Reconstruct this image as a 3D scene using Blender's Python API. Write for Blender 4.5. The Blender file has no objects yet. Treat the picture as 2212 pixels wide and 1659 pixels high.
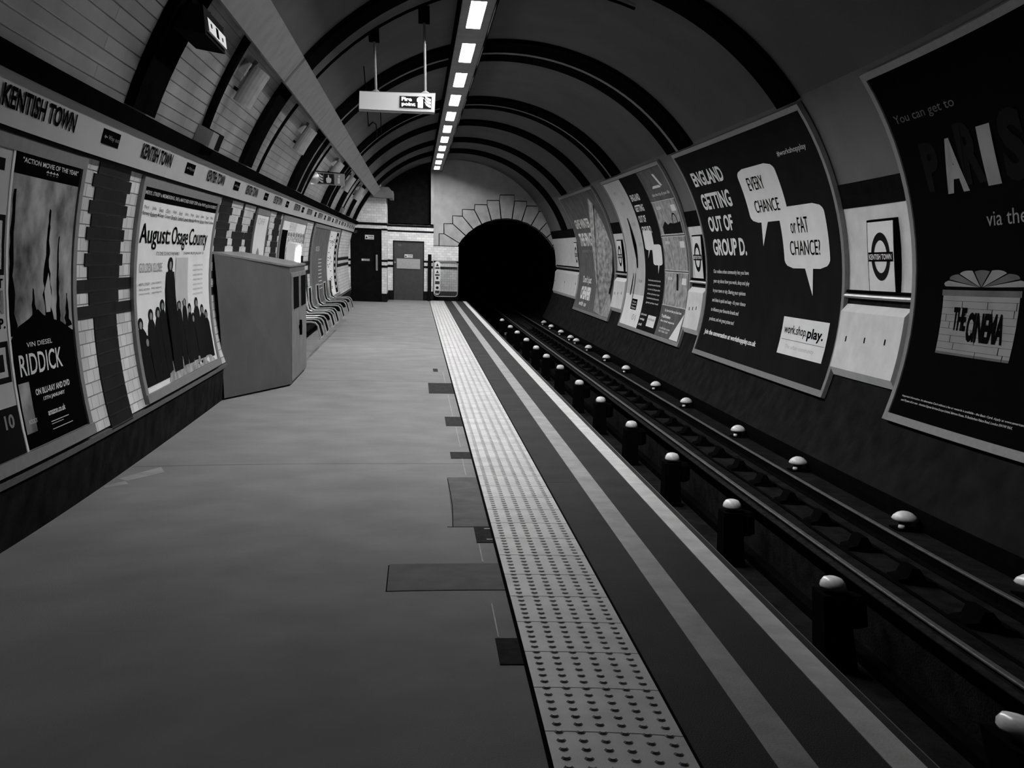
import bpy, bmesh, math, random
from mathutils import Matrix, Vector
random.seed(7)
PI = math.pi
SC = bpy.context.scene
COL = SC.collection

# ------------------------------------------------------------------ camera
cd = bpy.data.cameras.new('camera'); cam = bpy.data.objects.new('camera', cd); COL.objects.link(cam)
SC.camera = cam
cd.type = 'PANO'; cd.panorama_type = 'FISHEYE_LENS_POLYNOMIAL'
cd.sensor_fit = 'HORIZONTAL'; cd.sensor_width = 36; cd.sensor_height = 27
cd.fisheye_fov = math.radians(180)
cd.clip_start = 0.05; cd.clip_end = 200
_s = 2.212 / 36
cd.fisheye_polynomial_k0 = 0
cd.fisheye_polynomial_k1 = -0.3565128994102179 * _s
cd.fisheye_polynomial_k2 = 0.0027499830461370804 * _s**2
cd.fisheye_polynomial_k3 = 0.04992113981649485 * _s**3
cd.fisheye_polynomial_k4 = -0.003156827194984846 * _s**4
_y, _p, _r = 0.07543624919930284, -0.1007365169125651, 0.02185063268945842
_f = Vector((math.sin(_y)*math.cos(_p), math.cos(_y)*math.cos(_p), math.sin(_p)))
_x = Vector((math.cos(_y), -math.sin(_y), 0)); _u = _x.cross(_f)
_x2 = math.cos(_r)*_x + math.sin(_r)*_u; _u2 = -math.sin(_r)*_x + math.cos(_r)*_u
_M = Matrix((_x2, _u2, -_f)).transposed().to_4x4(); _M.translation = Vector((0, 0, 1.6))
cam.matrix_world = _M

# ------------------------------------------------------------------ world, exposure
w = bpy.data.worlds.new('world'); SC.world = w; w.use_nodes = True
w.node_tree.nodes['Background'].inputs[0].default_value = (0.001, 0.001, 0.001, 1)
w.node_tree.nodes['Background'].inputs[1].default_value = 1.0
SC.view_settings.view_transform = 'Standard'; SC.view_settings.look = 'None'
SC.view_settings.gamma = 1; SC.view_settings.use_curve_mapping = False
SC.view_settings.exposure = 2.3
LAMP = 26.0            # strength of each ceiling lamp diffuser

# ------------------------------------------------------------------ geometry of the station tube
XC, ZC, R = 1.2726, 1.0919, 3.2
END = 41.7
def cp(y, a, r):
    t = math.radians(a)
    return (XC + r*math.cos(t), y, ZC + r*math.sin(t))

# ------------------------------------------------------------------ materials (procedural)
def mat(name, g, rough=.6, noise=0.0, scale=8.0, bump=0.0, bscale=60.0, metal=0.0, detail=4, spec=.5):
    m = bpy.data.materials.new(name); m.use_nodes = True; nt = m.node_tree; N = nt.nodes; L = nt.links
    b = N['Principled BSDF']; b.inputs['Roughness'].default_value = rough; b.inputs['Metallic'].default_value = metal
    b.inputs['Specular IOR Level'].default_value = spec
    tc = N.new('ShaderNodeTexCoord')
    n = N.new('ShaderNodeTexNoise'); n.inputs['Scale'].default_value = scale; n.inputs['Detail'].default_value = detail
    L.new(tc.outputs['Object'], n.inputs['Vector'])
    mr = N.new('ShaderNodeMapRange'); mr.inputs[1].default_value = .3; mr.inputs[2].default_value = .7
    mr.inputs[3].default_value = max(0, g*(1-noise)); mr.inputs[4].default_value = min(1, g*(1+noise))
    L.new(n.outputs['Fac'], mr.inputs[0])
    L.new(mr.outputs[0], b.inputs['Base Color'])
    if bump:
        n2 = N.new('ShaderNodeTexNoise'); n2.inputs['Scale'].default_value = bscale; n2.inputs['Detail'].default_value = 3
        L.new(tc.outputs['Object'], n2.inputs['Vector'])
        bp = N.new('ShaderNodeBump'); bp.inputs['Strength'].default_value = bump; bp.inputs['Distance'].default_value = .01
        L.new(n2.outputs['Fac'], bp.inputs['Height']); L.new(bp.outputs[0], b.inputs['Normal'])
    return m

def tilemat(name, g, joint, bw=.152, rh=.0787, mortar=.0035, rough=.28, var=.12, dirt=.25):
    m = bpy.data.materials.new(name); m.use_nodes = True; nt = m.node_tree; N = nt.nodes; L = nt.links
    b = N['Principled BSDF']; b.inputs['Roughness'].default_value = rough
    uv = N.new('ShaderNodeUVMap')
    br = N.new('ShaderNodeTexBrick'); br.inputs['Scale'].default_value = 1
    br.inputs['Brick Width'].default_value = bw; br.inputs['Row Height'].default_value = rh
    br.inputs['Mortar Size'].default_value = mortar; br.inputs['Mortar Smooth'].default_value = .1
    br.inputs['Color1'].default_value = (g*(1-var),)*3 + (1,); br.inputs['Color2'].default_value = (min(1, g*(1+var)),)*3 + (1,)
    br.inputs['Mortar'].default_value = (joint,)*3 + (1,)
    L.new(uv.outputs[0], br.inputs['Vector'])
    n = N.new('ShaderNodeTexNoise'); n.inputs['Scale'].default_value = 2.2; n.inputs['Detail'].default_value = 6
    L.new(uv.outputs[0], n.inputs['Vector'])
    mr = N.new('ShaderNodeMapRange'); mr.inputs[1].default_value = .35; mr.inputs[2].default_value = .65
    mr.inputs[3].default_value = 1-dirt; mr.inputs[4].default_value = 1
    L.new(n.outputs['Fac'], mr.inputs[0])
    mx = N.new('ShaderNodeMix'); mx.data_type = 'RGBA'; mx.blend_type = 'MULTIPLY'; mx.inputs[0].default_value = 1
    L.new(br.outputs['Color'], mx.inputs[6]); L.new(mr.outputs[0], mx.inputs[7]); L.new(mx.outputs[2], b.inputs['Base Color'])
    bp = N.new('ShaderNodeBump'); bp.invert = True; bp.inputs['Strength'].default_value = .5; bp.inputs['Distance'].default_value = .004
    L.new(br.outputs['Fac'], bp.inputs['Height']); L.new(bp.outputs[0], b.inputs['Normal'])
    return m

def emit(name, g, strength):
    m = bpy.data.materials.new(name); m.use_nodes = True; nt = m.node_tree
    b = nt.nodes['Principled BSDF']; b.inputs['Base Color'].default_value = (g, g, g, 1)
    b.inputs['Emission Color'].default_value = (1, 1, 1, 1); b.inputs['Emission Strength'].default_value = strength
    return m

M = {}
M['tile'] = tilemat('glazed_cream_tile', .84, .10)
M['tile_shaded'] = tilemat('glazed_cream_tile_shaded', .33, .05, bw=2.4, mortar=.004, dirt=.45)  # same cream tile, darker; the upper wall's shade is in the colour
M['tile_dark'] = tilemat('glazed_dark_tile', .011, .03, mortar=.0022, var=.3, rough=.5)
M['tile_dark'].node_tree.nodes['Principled BSDF'].inputs['Specular IOR Level'].default_value = .02
M['tile_end'] = tilemat('small_white_tile', .86, .25, bw=.15, rh=.075, mortar=.002, dirt=.12)
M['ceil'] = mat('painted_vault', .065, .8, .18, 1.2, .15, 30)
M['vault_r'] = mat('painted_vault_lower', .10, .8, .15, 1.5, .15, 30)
M['rib'] = mat('sooty_iron', .004, .7, .35, 9, .3, 50, spec=0)
M['rib_light'] = mat('pale_cable', .12, .5, .3, 12)
M['dark_wall'] = mat('sooty_wall', .016, .8, .3, 5, .4, 40, spec=0)
M['skirt'] = mat('dark_skirting', .018, .55, .4, 6, .2, 40, spec=0)
M['black'] = mat('black_paint', .004, .5, .3, 10, spec=0)
M['near_black'] = mat('dark_door_paint', .008, .5, .25, 8, spec=0)
M['door_grey'] = mat('grey_door_paint', .04, .5, .15, 8)
M['conc'] = mat('worn_platform', .20, .8, .13, 2.2, .3, 160, detail=8, spec=.06)
M['asph'] = mat('dark_asphalt', .036, .75, .18, 2.2, .35, 180, detail=8, spec=.03)
M['asph_patch'] = mat('asphalt_patch', .105, .7, .2, 6, .3, 150, spec=.03)
M['cover'] = mat('dark_cover_plate', .045, .5, .2, 20, .2, 120, spec=0)
M['line'] = mat('worn_white_paint', .50, .6, .16, 7, .15, 120, detail=9, spec=.1)
M['line2'] = mat('worn_pale_paint', .26, .6, .2, 6, .15, 120, detail=9, spec=.1)
M['tact'] = mat('pale_tactile_paving', .42, .55, .16, 5, .1, 200, detail=9, spec=.15)
M['trim'] = mat('grey_trim', .10, .5, .2, 14)
M['frame'] = mat('aluminium_frame', .18, .4, .12, 18)
M['frieze'] = mat('enamel_frieze', .50, .3, .06, 3)
M['white'] = mat('white_enamel', .78, .35, .03, 10)
M['print_black'] = mat('printed_black', .004, .45, .1, 10, spec=0)
M['print_dark'] = mat('printed_dark', .014, .45, .15, 2, spec=0)
M['print_mid'] = mat('printed_mid_grey', .22, .45, .15, 3, spec=.12)
M['print_pale'] = mat('printed_pale_grey', .5, .45, .08, 3, spec=.12)
M['print_white'] = mat('printed_white', .78, .45, .05, 3, spec=.12)
M['print_grey'] = mat('printed_grey', .12, .45, .2, 4, spec=0)
M['print_storm'] = mat('printed_cloud', .26, .45, .95, 4.5, detail=7, spec=.12)
M['print_photo'] = mat('printed_photo', .30, .45, .6, 9, detail=7, spec=.12)
M['faint'] = mat('printed_faint', .010, .5, .1, 5, spec=0)
M['steel'] = mat('brushed_steel', .42, .38, .1, 20, metal=.6)
M['grey_steel'] = mat('grey_painted_steel', .08, .5, .16, 3, .05, 60)
M['tray'] = mat('galvanised_trunking', .16, .5, .22, 5, .05, 40)
M['rail'] = mat('worn_rail_steel', .07, .6, .4, 20, spec=.2)
M['rust'] = mat('rusty_rail_side', .02, .8, .4, 20, spec=0)
M['track'] = mat('sooty_trackbed', .014, .85, .4, 8, .6, 70, detail=8, spec=0)
M['porc'] = mat('white_porcelain', .80, .25, .12, 40)
M['wire'] = mat('chromed_wire', .55, .3, .1, 30, metal=.5)
M['panel'] = mat('white_plastic_panel', .66, .4, .10, 5)
M['stone'] = mat('pale_arch_stone', .40, .6, .16, 5, .15, 60)
M['stone_wall'] = mat('pale_rendered_wall', .42, .6, .14, 3, .1, 60)
M['speaker'] = mat('grey_speaker_metal', .30, .45, .12, 20)
M['bore'] = mat('tunnel_soot', .006, .95, .2, 5, spec=0)
M['lamp'] = emit('lamp_diffuser', .9, LAMP)
M['backlit'] = emit('backlit_panel', .36, .03)
M['backlit_bright'] = emit('backlit_lettering', .9, .5)
M['glow'] = emit('glare_glow', .9, 9.0)  # glare put in as a glowing surface

# ------------------------------------------------------------------ mesh builder
class MB:
    def __init__(s): s.v = []; s.f = []; s.m = []; s.uv = []; s.mi = 0; s.hasuv = False
    def face(s, pts, uvs=None, mi=None):
        i = len(s.v); s.v += [tuple(p) for p in pts]; s.f.append(tuple(range(i, i+len(pts)))); s.m.append(s.mi if mi is None else mi)
        if uvs: s.hasuv = True
        s.uv.append(uvs if uvs else [(0, 0)]*len(pts)); return s
    def box(s, x0, x1, y0, y1, z0, z1):
        return s.hexa([(x0,y0,z0),(x1,y0,z0),(x1,y1,z0),(x0,y1,z0),(x0,y0,z1),(x1,y0,z1),(x1,y1,z1),(x0,y1,z1)])
    def hexa(s, P):
        for q in ((0,3,2,1),(4,5,6,7),(0,1,5,4),(1,2,6,5),(2,3,7,6),(3,0,4,7)):
            s.face([P[k] for k in q], [(P[k][0]+P[k][1], P[k][2]) for k in q])
        return s
    def cbox(s, y0, y1, a0, a1, r0, r1, step=2.5):
        """curved slab of the tube wall between two angles and two radii"""
        n = max(1, int(abs(a1-a0)/step + .5))
        for i in range(n):
            b0 = a0+(a1-a0)*i/n; b1 = a0+(a1-a0)*(i+1)/n
            P = [cp(y0,b0,r0), cp(y1,b0,r0), cp(y1,b1,r0), cp(y0,b1,r0), cp(y0,b0,r1), cp(y1,b0,r1), cp(y1,b1,r1), cp(y0,b1,r1)]
            u = [(y0, R*math.radians(b0)), (y1, R*math.radians(b0)), (y1, R*math.radians(b1)), (y0, R*math.radians(b1))]
            s.face(P[:4], u); s.face([P[7],P[6],P[5],P[4]], u[::-1])
            s.face([P[0],P[3],P[7],P[4]]); s.face([P[1],P[5],P[6],P[2]])
            if i == 0: s.face([P[0],P[4],P[5],P[1]])
            if i == n-1: s.face([P[3],P[2],P[6],P[7]])
        return s
    def shell(s, y0, y1, a0, a1, r, ny, step=2.5):
        n = max(1, int(abs(a1-a0)/step + .5))
        for j in range(ny):
            ya = y0+(y1-y0)*j/ny; yb = y0+(y1-y0)*(j+1)/ny
            for i in range(n):
                b0 = a0+(a1-a0)*i/n; b1 = a0+(a1-a0)*(i+1)/n
                q = [(ya,b0),(yb,b0),(yb,b1),(ya,b1)]
                s.face([cp(y,b,r) for y, b in q], [(y, R*math.radians(b)) for y, b in q])
        return s
    def prism(s, poly, axis, d0, d1):
        """extrude a 2-D polygon along an axis ('x','y','z')"""
        def p(a, b, d): return {'x': (d,a,b), 'y': (a,d,b), 'z': (a,b,d)}[axis]
        A = [p(a,b,d0) for a, b in poly]; B = [p(a,b,d1) for a, b in poly]
        uvs = [(a, b) for a, b in poly]
        s.face(A, uvs); s.face(B[::-1], uvs[::-1]); n = len(poly)
        for i in range(n):
            j = (i+1) % n; s.face([A[i],B[i],B[j],A[j]])
        return s
    def tube(s, pts, r, seg=8, r1=None, cap=True):
        pts = [Vector(p) for p in pts]; rings = []; n = len(pts)
        up = Vector((0,0,1)); t0 = (pts[1]-pts[0]).normalized()
        if abs(t0.dot(up)) > .95: up = Vector((0,1,0))
        a = t0.cross(up).normalized()
        for i, p in enumerate(pts):
            t = (pts[min(i+1,n-1)]-pts[max(i-1,0)]).normalized()
            a = (a - t*a.dot(t)).normalized(); b = t.cross(a)
            rr = r if r1 is None else r+(r1-r)*i/(n-1)
            rings.append([p+a*math.cos(2*PI*k/seg)*rr+b*math.sin(2*PI*k/seg)*rr for k in range(seg)])
        for i in range(n-1):
            for k in range(seg):
                l = (k+1) % seg; s.face([rings[i][k],rings[i][l],rings[i+1][l],rings[i+1][k]])
        if cap: s.face(rings[0][::-1]); s.face(rings[-1])
        return s
    def lathe(s, prof, c, axis='z', seg=14):
        """prof: (radius, height) list"""
        def p(rad, h, k):
            t = 2*PI*k/seg; u, v = rad*math.cos(t), rad*math.sin(t)
            return {'z': (c[0]+u, c[1]+v, c[2]+h), 'y': (c[0]+u, c[1]+h, c[2]+v), 'x': (c[0]+h, c[1]+u, c[2]+v)}[axis]
        for i in range(len(prof)-1):
            for k in range(seg):
                s.face([p(*prof[i],k), p(*prof[i],k+1), p(*prof[i+1],k+1), p(*prof[i+1],k)])
        s.face([p(*prof[0],k) for k in range(seg)][::-1]); s.face([p(*prof[-1],k) for k in range(seg)])
        return s
    def build(s, name, mats, parent=None, smooth=False, origin=None):
        if not isinstance(mats, (list, tuple)): mats = [mats]
        org = Vector(origin) if origin is not None else (parent['_o'] if False else Vector((0,0,0)))
        if parent is not None: org = world_loc(parent)
        me = bpy.data.meshes.new(name)
        me.from_pydata([tuple(Vector(v)-org) for v in s.v], [], s.f)
        for mm in mats: me.materials.append(M[mm] if isinstance(mm, str) else mm)
        me.polygons.foreach_set('material_index', s.m)
        if s.hasuv:
            ul = me.uv_layers.new(name='UVMap'); flat = []
            for q in s.uv:
                for t in q: flat += [t[0], t[1]]
            ul.data.foreach_set('uv', flat)
        bm = bmesh.new(); bm.from_mesh(me); bmesh.ops.remove_doubles(bm, verts=bm.verts, dist=1e-5)
        bmesh.ops.recalc_face_normals(bm, faces=bm.faces); bm.to_mesh(me); bm.free()
        if smooth:
            me.polygons.foreach_set('use_smooth', [True]*len(me.polygons))
        o = bpy.data.objects.new(name, me); COL.objects.link(o)
        if parent is not None: o.parent = parent
        else: o.location = org
        return o

def world_loc(o):
    v = Vector(o.location); p = o.parent
    while p is not None: v += Vector(p.location); p = p.parent
    return v
def tag(o, label=None, cat=None, group=None, kind=None):
    if label: o['label'] = label
    if cat: o['category'] = cat
    if group: o['group'] = group
    if kind: o['kind'] = kind
    return o
def thing(name, label, cat, loc, group=None):
    o = bpy.data.objects.new(name, None); o.empty_display_size = .1; COL.objects.link(o); o.location = loc
    return tag(o, label, cat, group)
def kids(o): return list(o.children)
def copy_tree(o, parent=None):
    c = o.copy(); COL.objects.link(c); c.parent = parent
    for ch in kids(o): copy_tree(ch, c)
    return c
def dup(o, loc, label, group=None):
    c = copy_tree(o); c.location = loc; c['label'] = label
    if group: c['group'] = group
    return c

# ------------------------------------------------------------------ a part that lies in far-apart pieces becomes several parts
def split_apart(o):
    import numpy as np
    me = o.data; nv = len(me.vertices)
    if nv == 0 or nv > 60000: return
    par = list(range(nv))
    def find(i):
        while par[i] != i: par[i] = par[par[i]]; i = par[i]
        return i
    for e in me.edges:
        a, b = find(e.vertices[0]), find(e.vertices[1])
        if a != b: par[a] = b
    roots = {}; isl = [roots.setdefault(find(i), len(roots)) for i in range(nv)]; k = len(roots)
    if k < 2 or k > 780: return
    co = np.empty(nv*3); me.vertices.foreach_get('co', co); co = co.reshape(-1, 3); isa = np.array(isl)
    lo = np.full((k, 3), 1e9); hi = np.full((k, 3), -1e9); np.minimum.at(lo, isa, co); np.maximum.at(hi, isa, co)
    size = (hi-lo).max(1); gap = np.maximum(0, np.maximum(lo[:, None]-hi[None], lo[None]-hi[:, None]))
    near = np.sqrt((gap**2).sum(2)) <= np.maximum(.02, .5*np.maximum(size[:, None], size[None]))
    grp = list(range(k))
    def g(i):
        while grp[i] != i: i = grp[i]
        return i
    for a, b in zip(*np.nonzero(np.triu(near, 1))):
        a, b = g(a), g(b)
        if a != b: grp[a] = b
    gs = sorted({g(i) for i in range(k)})
    if len(gs) < 2: return
    for n_, gi in enumerate(gs):
        bm = bmesh.new(); bm.from_mesh(me); bm.verts.ensure_lookup_table()
        bmesh.ops.delete(bm, geom=[v for v in bm.verts if g(isl[v.index]) != gi], context='VERTS')
        m2 = bpy.data.meshes.new(o.name)
        for mm in me.materials: m2.materials.append(mm)
        bm.to_mesh(m2); bm.free()
        if n_ == 0: first = m2
        else:
            c = o.copy(); c.data = m2; COL.objects.link(c); c.parent = o.parent
            for ch in []: pass
    o.data = first
def split_kids(t):
    for ch in list(t.children):
        if ch.type == 'MESH' and not ch.get('kind'):
            if not ch.children: split_apart(ch)
        split_kids(ch)

# ------------------------------------------------------------------ lettering
_tc = {}
def glyphs(txt, bold=0.0):
    key = (txt, bold)
    if key in _tc: return _tc[key]
    cu = bpy.data.curves.new('t', 'FONT'); cu.body = txt; cu.offset = bold; cu.resolution_u = 3
    ob = bpy.data.objects.new('t', cu); COL.objects.link(ob)
    dg = bpy.context.evaluated_depsgraph_get(); me = ob.evaluated_get(dg).to_mesh()
    vs = [(v.co.x, v.co.y) for v in me.vertices]; fs = [tuple(p.vertices) for p in me.polygons]
    ob.evaluated_get(dg).to_mesh_clear()
    bpy.data.objects.remove(ob); bpy.data.curves.remove(cu)
    x0 = min(v[0] for v in vs); x1 = max(v[0] for v in vs); y0 = min(v[1] for v in vs); y1 = max(v[1] for v in vs)
    vs = [((x-x0)/(x1-x0), (y-y0)/(y1-y0)) for x, y in vs]
    _tc[key] = (vs, fs); return _tc[key]
def wtext(mb, txt, yl, yr, at, ab, r, bold=0.0, mi=0):
    """lettering on the curved wall: left/right ends in y, top/bottom in degrees"""
    vs, fs = glyphs(txt, bold)
    P = [cp(yl+(yr-yl)*u, ab+(at-ab)*v, r) for u, v in vs]
    for f in fs: mb.face([P[i] for i in f], mi=mi)
def ftext(mb, txt, x0, x1, z0, z1, y, bold=0.0, mi=0):
    """lettering on a plane facing -y"""
    vs, fs = glyphs(txt, bold)
    for f in fs: mb.face([(x0+(x1-x0)*vs[i][0], y, z0+(z1-z0)*vs[i][1]) for i in f], mi=mi)
def wpoly(mb, pts, r, mi=0):
    mb.face([cp(y, a, r) for y, a in pts], mi=mi)
def wdisc(mb, yc, ac, ry, ra, r, n=28, mi=0):
    wpoly(mb, [(yc+ry*math.cos(2*PI*k/n), ac+ra*math.sin(2*PI*k/n)) for k in range(n)], r, mi)
def wrect(mb, y0, y1, a0, a1, r, mi=0):
    n = max(1, int(abs(a1-a0)/2))
    for i in range(n):
        b0 = a0+(a1-a0)*i/n; b1 = a0+(a1-a0)*(i+1)/n
        mb.face([cp(y0,b0,r), cp(y1,b0,r), cp(y1,b1,r), cp(y0,b1,r)], mi=mi)
def wbubble(mb, y0, y1, a0, a1, r, mi=0, rad=.30):
    """rounded rectangle in strips, so it follows the curve"""
    n = 24; H = abs(a1-a0)
    def inset(t):
        e = min(t, 1-t)*2
        return (1-math.sqrt(max(0, 1-(1-e/rad)**2)))*.20 if e < rad else 0
    for i in range(n):
        t0, t1 = i/n, (i+1)/n; W = y1-y0
        i0, i1 = inset(t0)*W, inset(t1)*W
        b0 = a0+(a1-a0)*t0; b1 = a0+(a1-a0)*t1
        mb.face([cp(y0+i0,b0,r), cp(y1-i0,b0,r), cp(y1-i1,b1,r), cp(y0+i1,b1,r)], mi=mi)

ROA, RW, RH = 8.1, .60, .64
# ================================================================== STRUCTURE
Y0 = -4.0
# left wall: tiled from the dado up to the trunking
o = MB().shell(Y0, 39.5, 157.3, 192.7, R, 22).build('wall_left', ['tile']); tag(o, kind='structure')
o = MB().shell(Y0, 39.5, 139.0, 157.3, R, 22).build('wall_left_upper', ['tile_shaded']); tag(o, kind='structure')
# black tile patterns between the left posters
def rowa(k): return 163.65 + 1.41*k
pat = MB()
def prow(k, y0, y1, n=1): pat.cbox(y0, y1, rowa(k)+.02, rowa(k+n)-.02, R-.006, R-.001, 1.4)
def pattern(y0, lo=None, hi=None, down=True):
    """stepped column of dark tiles; y0 = left edge of the gap"""
    c = y0+.70
    lo = -99 if lo is None else lo; hi = 99 if hi is None else hi
    def cl(k, a, b, n=1):
        a = max(a, lo); b = min(b, hi)
        if b-a > .03: prow(k, a, b, n)
    for k in range(9):
        hw = .38 if k % 2 == 0 else .455
        cl(k, c-hw, c+hw)
    if down:
        cl(9, y0+.01, y0+1.42); cl(10, c-.36, c+.36); cl(11, y0+.01, y0+1.42)
        for k in range(12, 20): cl(k, c-.27, c+.28)
        cl(20, c-.27, c+.28)
pattern(8.585)
for k in range(9):
    hw = .34 if k % 2 == 0 else .47
    prow(k, 13.88-hw, 13.88+hw)
prow(9, 13.36, 15.0); prow(11, 13.36, 15.0)
for k, (a, b) in enumerate([(15.08,15.2),(15.0,15.22),(14.9,15.22),(14.85,15.3),(14.62,15.56),(14.72,15.44),(14.85,15.3),(14.98,15.15),(15.03,15.1)]): prow(k, a, b)
for k, b in enumerate([.06,.16,.28,.4,.62,.5,.36,.22,.1]): prow(k, 16.24-b, 16.26)
for k, b in enumerate([.05,.1,.16,.24,.34,.26,.18,.12]): prow(k, 17.62, 17.62+b)
for k in range(9):
    hw = .30 if k % 2 == 0 else .42
    prow(k, 18.75-hw, 18.75+hw)
for k, b in enumerate([1,1,1,1,1,1,1,1,1,1,1,1]):
    prow(k, 24.85, 25.15); prow(k, 33.6, 34.1)
for ya, yb in ((23.4,25.7),(33.5,39.4),(17.6,19.3)):
    prow(9, ya, yb); prow(11, ya, yb)
for k in range(12, 20): prow(k, 24.2, 24.6); prow(k, 18.3, 18.7)
o = pat.build('dark_tile_bands', ['tile_dark'], bpy.data.objects['wall_left'])
# dado strip and dark skirting
sk = MB()
sk.prism([(-1.86,.37),(-1.80,.37),(-1.85,.0),(-1.89,.0),(-2.1,.0),(-2.1,.37)], 'y', Y0, 39.5)
o = MB().prism([(-1.95,.34),(-1.862,.34),(-1.885,-.02),(-1.95,-.02)], 'y', Y0, 39.5).build('baseboard_left', ['skirt']); tag(o, kind='structure')
o = MB().prism([(-1.95,.335),(-1.845,.335),(-1.838,.372),(-1.95,.372)], 'y', Y0, 39.5).build('trim_1', ['trim']); tag(o, kind='structure')
# vault and right wall
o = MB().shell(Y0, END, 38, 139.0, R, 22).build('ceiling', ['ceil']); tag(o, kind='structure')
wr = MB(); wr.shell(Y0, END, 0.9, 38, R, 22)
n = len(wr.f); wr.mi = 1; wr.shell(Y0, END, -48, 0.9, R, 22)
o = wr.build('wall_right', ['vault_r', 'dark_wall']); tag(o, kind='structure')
# dark tiled band along the right wall, and the paler tile zone that carries the name signs
o = MB().cbox(Y0, END, 16.6, 20.9, R-.012, R+.01).build('trim_2', ['near_black'], None); tag(o, kind='structure')
o = MB().cbox(Y0, END, 1.7, 16.6, R-.006, R+.01).build('trim_3', ['panel'], None); tag(o, kind='structure')
# black bands above and below the frieze
o = MB().cbox(Y0, 39.5, 157.25, 159.15, R-.06, R+.01).build('trim_4', ['black']); tag(o, kind='structure')
o = MB().cbox(Y0, 39.5, 163.3, 163.75, R-.025, R+.01, 1).build('trim_5', ['near_black']); tag(o, kind='structure')
# platform slab with its nosing and track-side riser
o = MB().box(-1.95, .93, Y0, END, -.12, 0).build('floor', ['conc']); tag(o, kind='structure')
fl = MB().prism([(.93,0),(1.655,0),(1.665,-.03),(1.665,-.10),(1.60,-.14),(1.60,-1.05),(.93,-1.05)], 'y', Y0, END).build('floor_edge', ['asph']); tag(fl, kind='structure')
# track bed: low channel by the platform, ledge under the far rail
o = MB().prism([(1.6,-1.05),(3.02,-1.05),(3.02,-.58),(4.10,-.58),(4.10,-1.3),(1.6,-1.3)], 'y', Y0, END+22).build('floor_track', ['track']); tag(o, kind='structure')
# ------------------------------------------------------------------ far end walls
def bands(mb_dark, x0, x1, y, zs):
    for a, b in zs: mb_dark.box(x0, x1, y-.008, y+.02, a, b)
wl = MB()
wl.box(-2.0, -1.86, 39.5, 39.62, 0, 3.4); wl.box(-.965, -.82, 39.5, 39.62, 0, 3.02); wl.box(-1.86, -.965, 39.5, 39.62, 2.13, 3.4)
wl.box(-.94, -.82, 39.62, 41.5, 0, 3.02)
o = wl.build('wall_far_left', ['tile_end']); tag(o, kind='structure')
b = MB()
bands(b, -1.86, -.812, 39.5, [(2.225,2.30)]); bands(b, -.965, -.812, 39.5, [(2.085,2.14),(1.177,1.241),(1.006,1.079),(0,.25)])
bands(b, -2.0, -1.86, 39.5, [(1.177,1.241),(1.006,1.079),(0,.24)])
for a, c in ((2.225,2.30),(2.085,2.14),(1.177,1.241),(1.006,1.079),(0,.25)): b.box(-.828, -.812, 39.5, 41.5, a, c)
b.build('dark_tile_bands', ['tile_dark'], o)
wm = MB()
wm.box(-.82, -.67, 41.5, 41.62, 0, 2.352); wm.box(.29, .58, 41.5, 41.62, 0, 2.352); wm.box(-.67, .29, 41.5, 41.62, 1.825, 2.352)
wm.box(-.82, .58, 41.5, 42.4, 2.31, 2.352)
o = wm.build('wall_far_middle', ['tile_end']); tag(o, kind='structure')
b = MB()
bands(b, -.82, .585, 41.5, [(2.240,2.307),(2.085,2.140)])
bands(b, -.82, -.67, 41.5, [(1.177,1.241),(1.006,1.079),(0,.29)]); bands(b, .29, .585, 41.5, [(1.177,1.241),(1.006,1.079),(0,.29)])
b.build('dark_tile_bands', ['tile_dark'], o)
o = MB().box(-1.3, .56, 42.4, 42.5, 2.352, 4.4).box(-1.3, -1.2, 41.6, 42.4, 3.0, 4.2).build('wall_far_recess', ['dark_wall']); tag(o, kind='structure')
# headwall around the running tunnel mouth
MC, MR = (2.885, .79), 1.79
hw = MB()
def outer(th):
    c, s_ = math.cos(th), math.sin(th); best = 99
    dx, dz = MC[0]-XC, MC[1]-ZC
    B = dx*c+dz*s_; Cc = dx*dx+dz*dz-(R+.02)**2; best = -B+math.sqrt(max(0, B*B-Cc))
    if c < -1e-6: best = min(best, (.56-MC[0])/c)
    if s_ < -1e-6: best = min(best, (-1.05-MC[1])/s_)
    return best
def inner(th):
    c = math.cos(th); r_ = MR
    if c < 0: r_ = min(r_, (1.365-MC[0])/c)
    return r_
NT = 144
def hp(th, r_, y): return (MC[0]+r_*math.cos(th), y, MC[1]+r_*math.sin(th))
for k in range(NT):
    t0, t1 = 2*PI*k/NT, 2*PI*(k+1)/NT
    if inner(t0) >= outer(t0) or inner(t1) >= outer(t1): continue
    q = [hp(t0,inner(t0),END), hp(t0,outer(t0),END), hp(t1,outer(t1),END), hp(t1,inner(t1),END)]
    hw.face(q, [(p[0], p[2]) for p in q])
    q2 = [hp(t0,inner(t0),END), hp(t1,inner(t1),END), hp(t1,inner(t1),END+.5), hp(t0,inner(t0),END+.5)]
    hw.face(q2)
hw.box(.50, .585, 41.45, 41.75, 2.352, 4.2)
o = hw.build('wall_far_right', ['stone_wall']); tag(o, kind='structure')
# lower wall between the gate and the tunnel: tiled with dark bands
o2 = MB().box(.585, 1.362, 41.60, 41.68, 0, 1.70).build('tiled_panel', ['tile_end'], o)
b = MB().box(.585, 1.37, 41.585, 41.6, 1.19, 1.25).box(.585, 1.37, 41.585, 41.6, 1.0, 1.07).box(.585, 1.37, 41.585, 41.6, 0, .30).box(.56, 1.40, 41.59, 41.68, 1.70, 1.715)
b.build('dark_tile_bands', ['tile_dark'], o)
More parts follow.
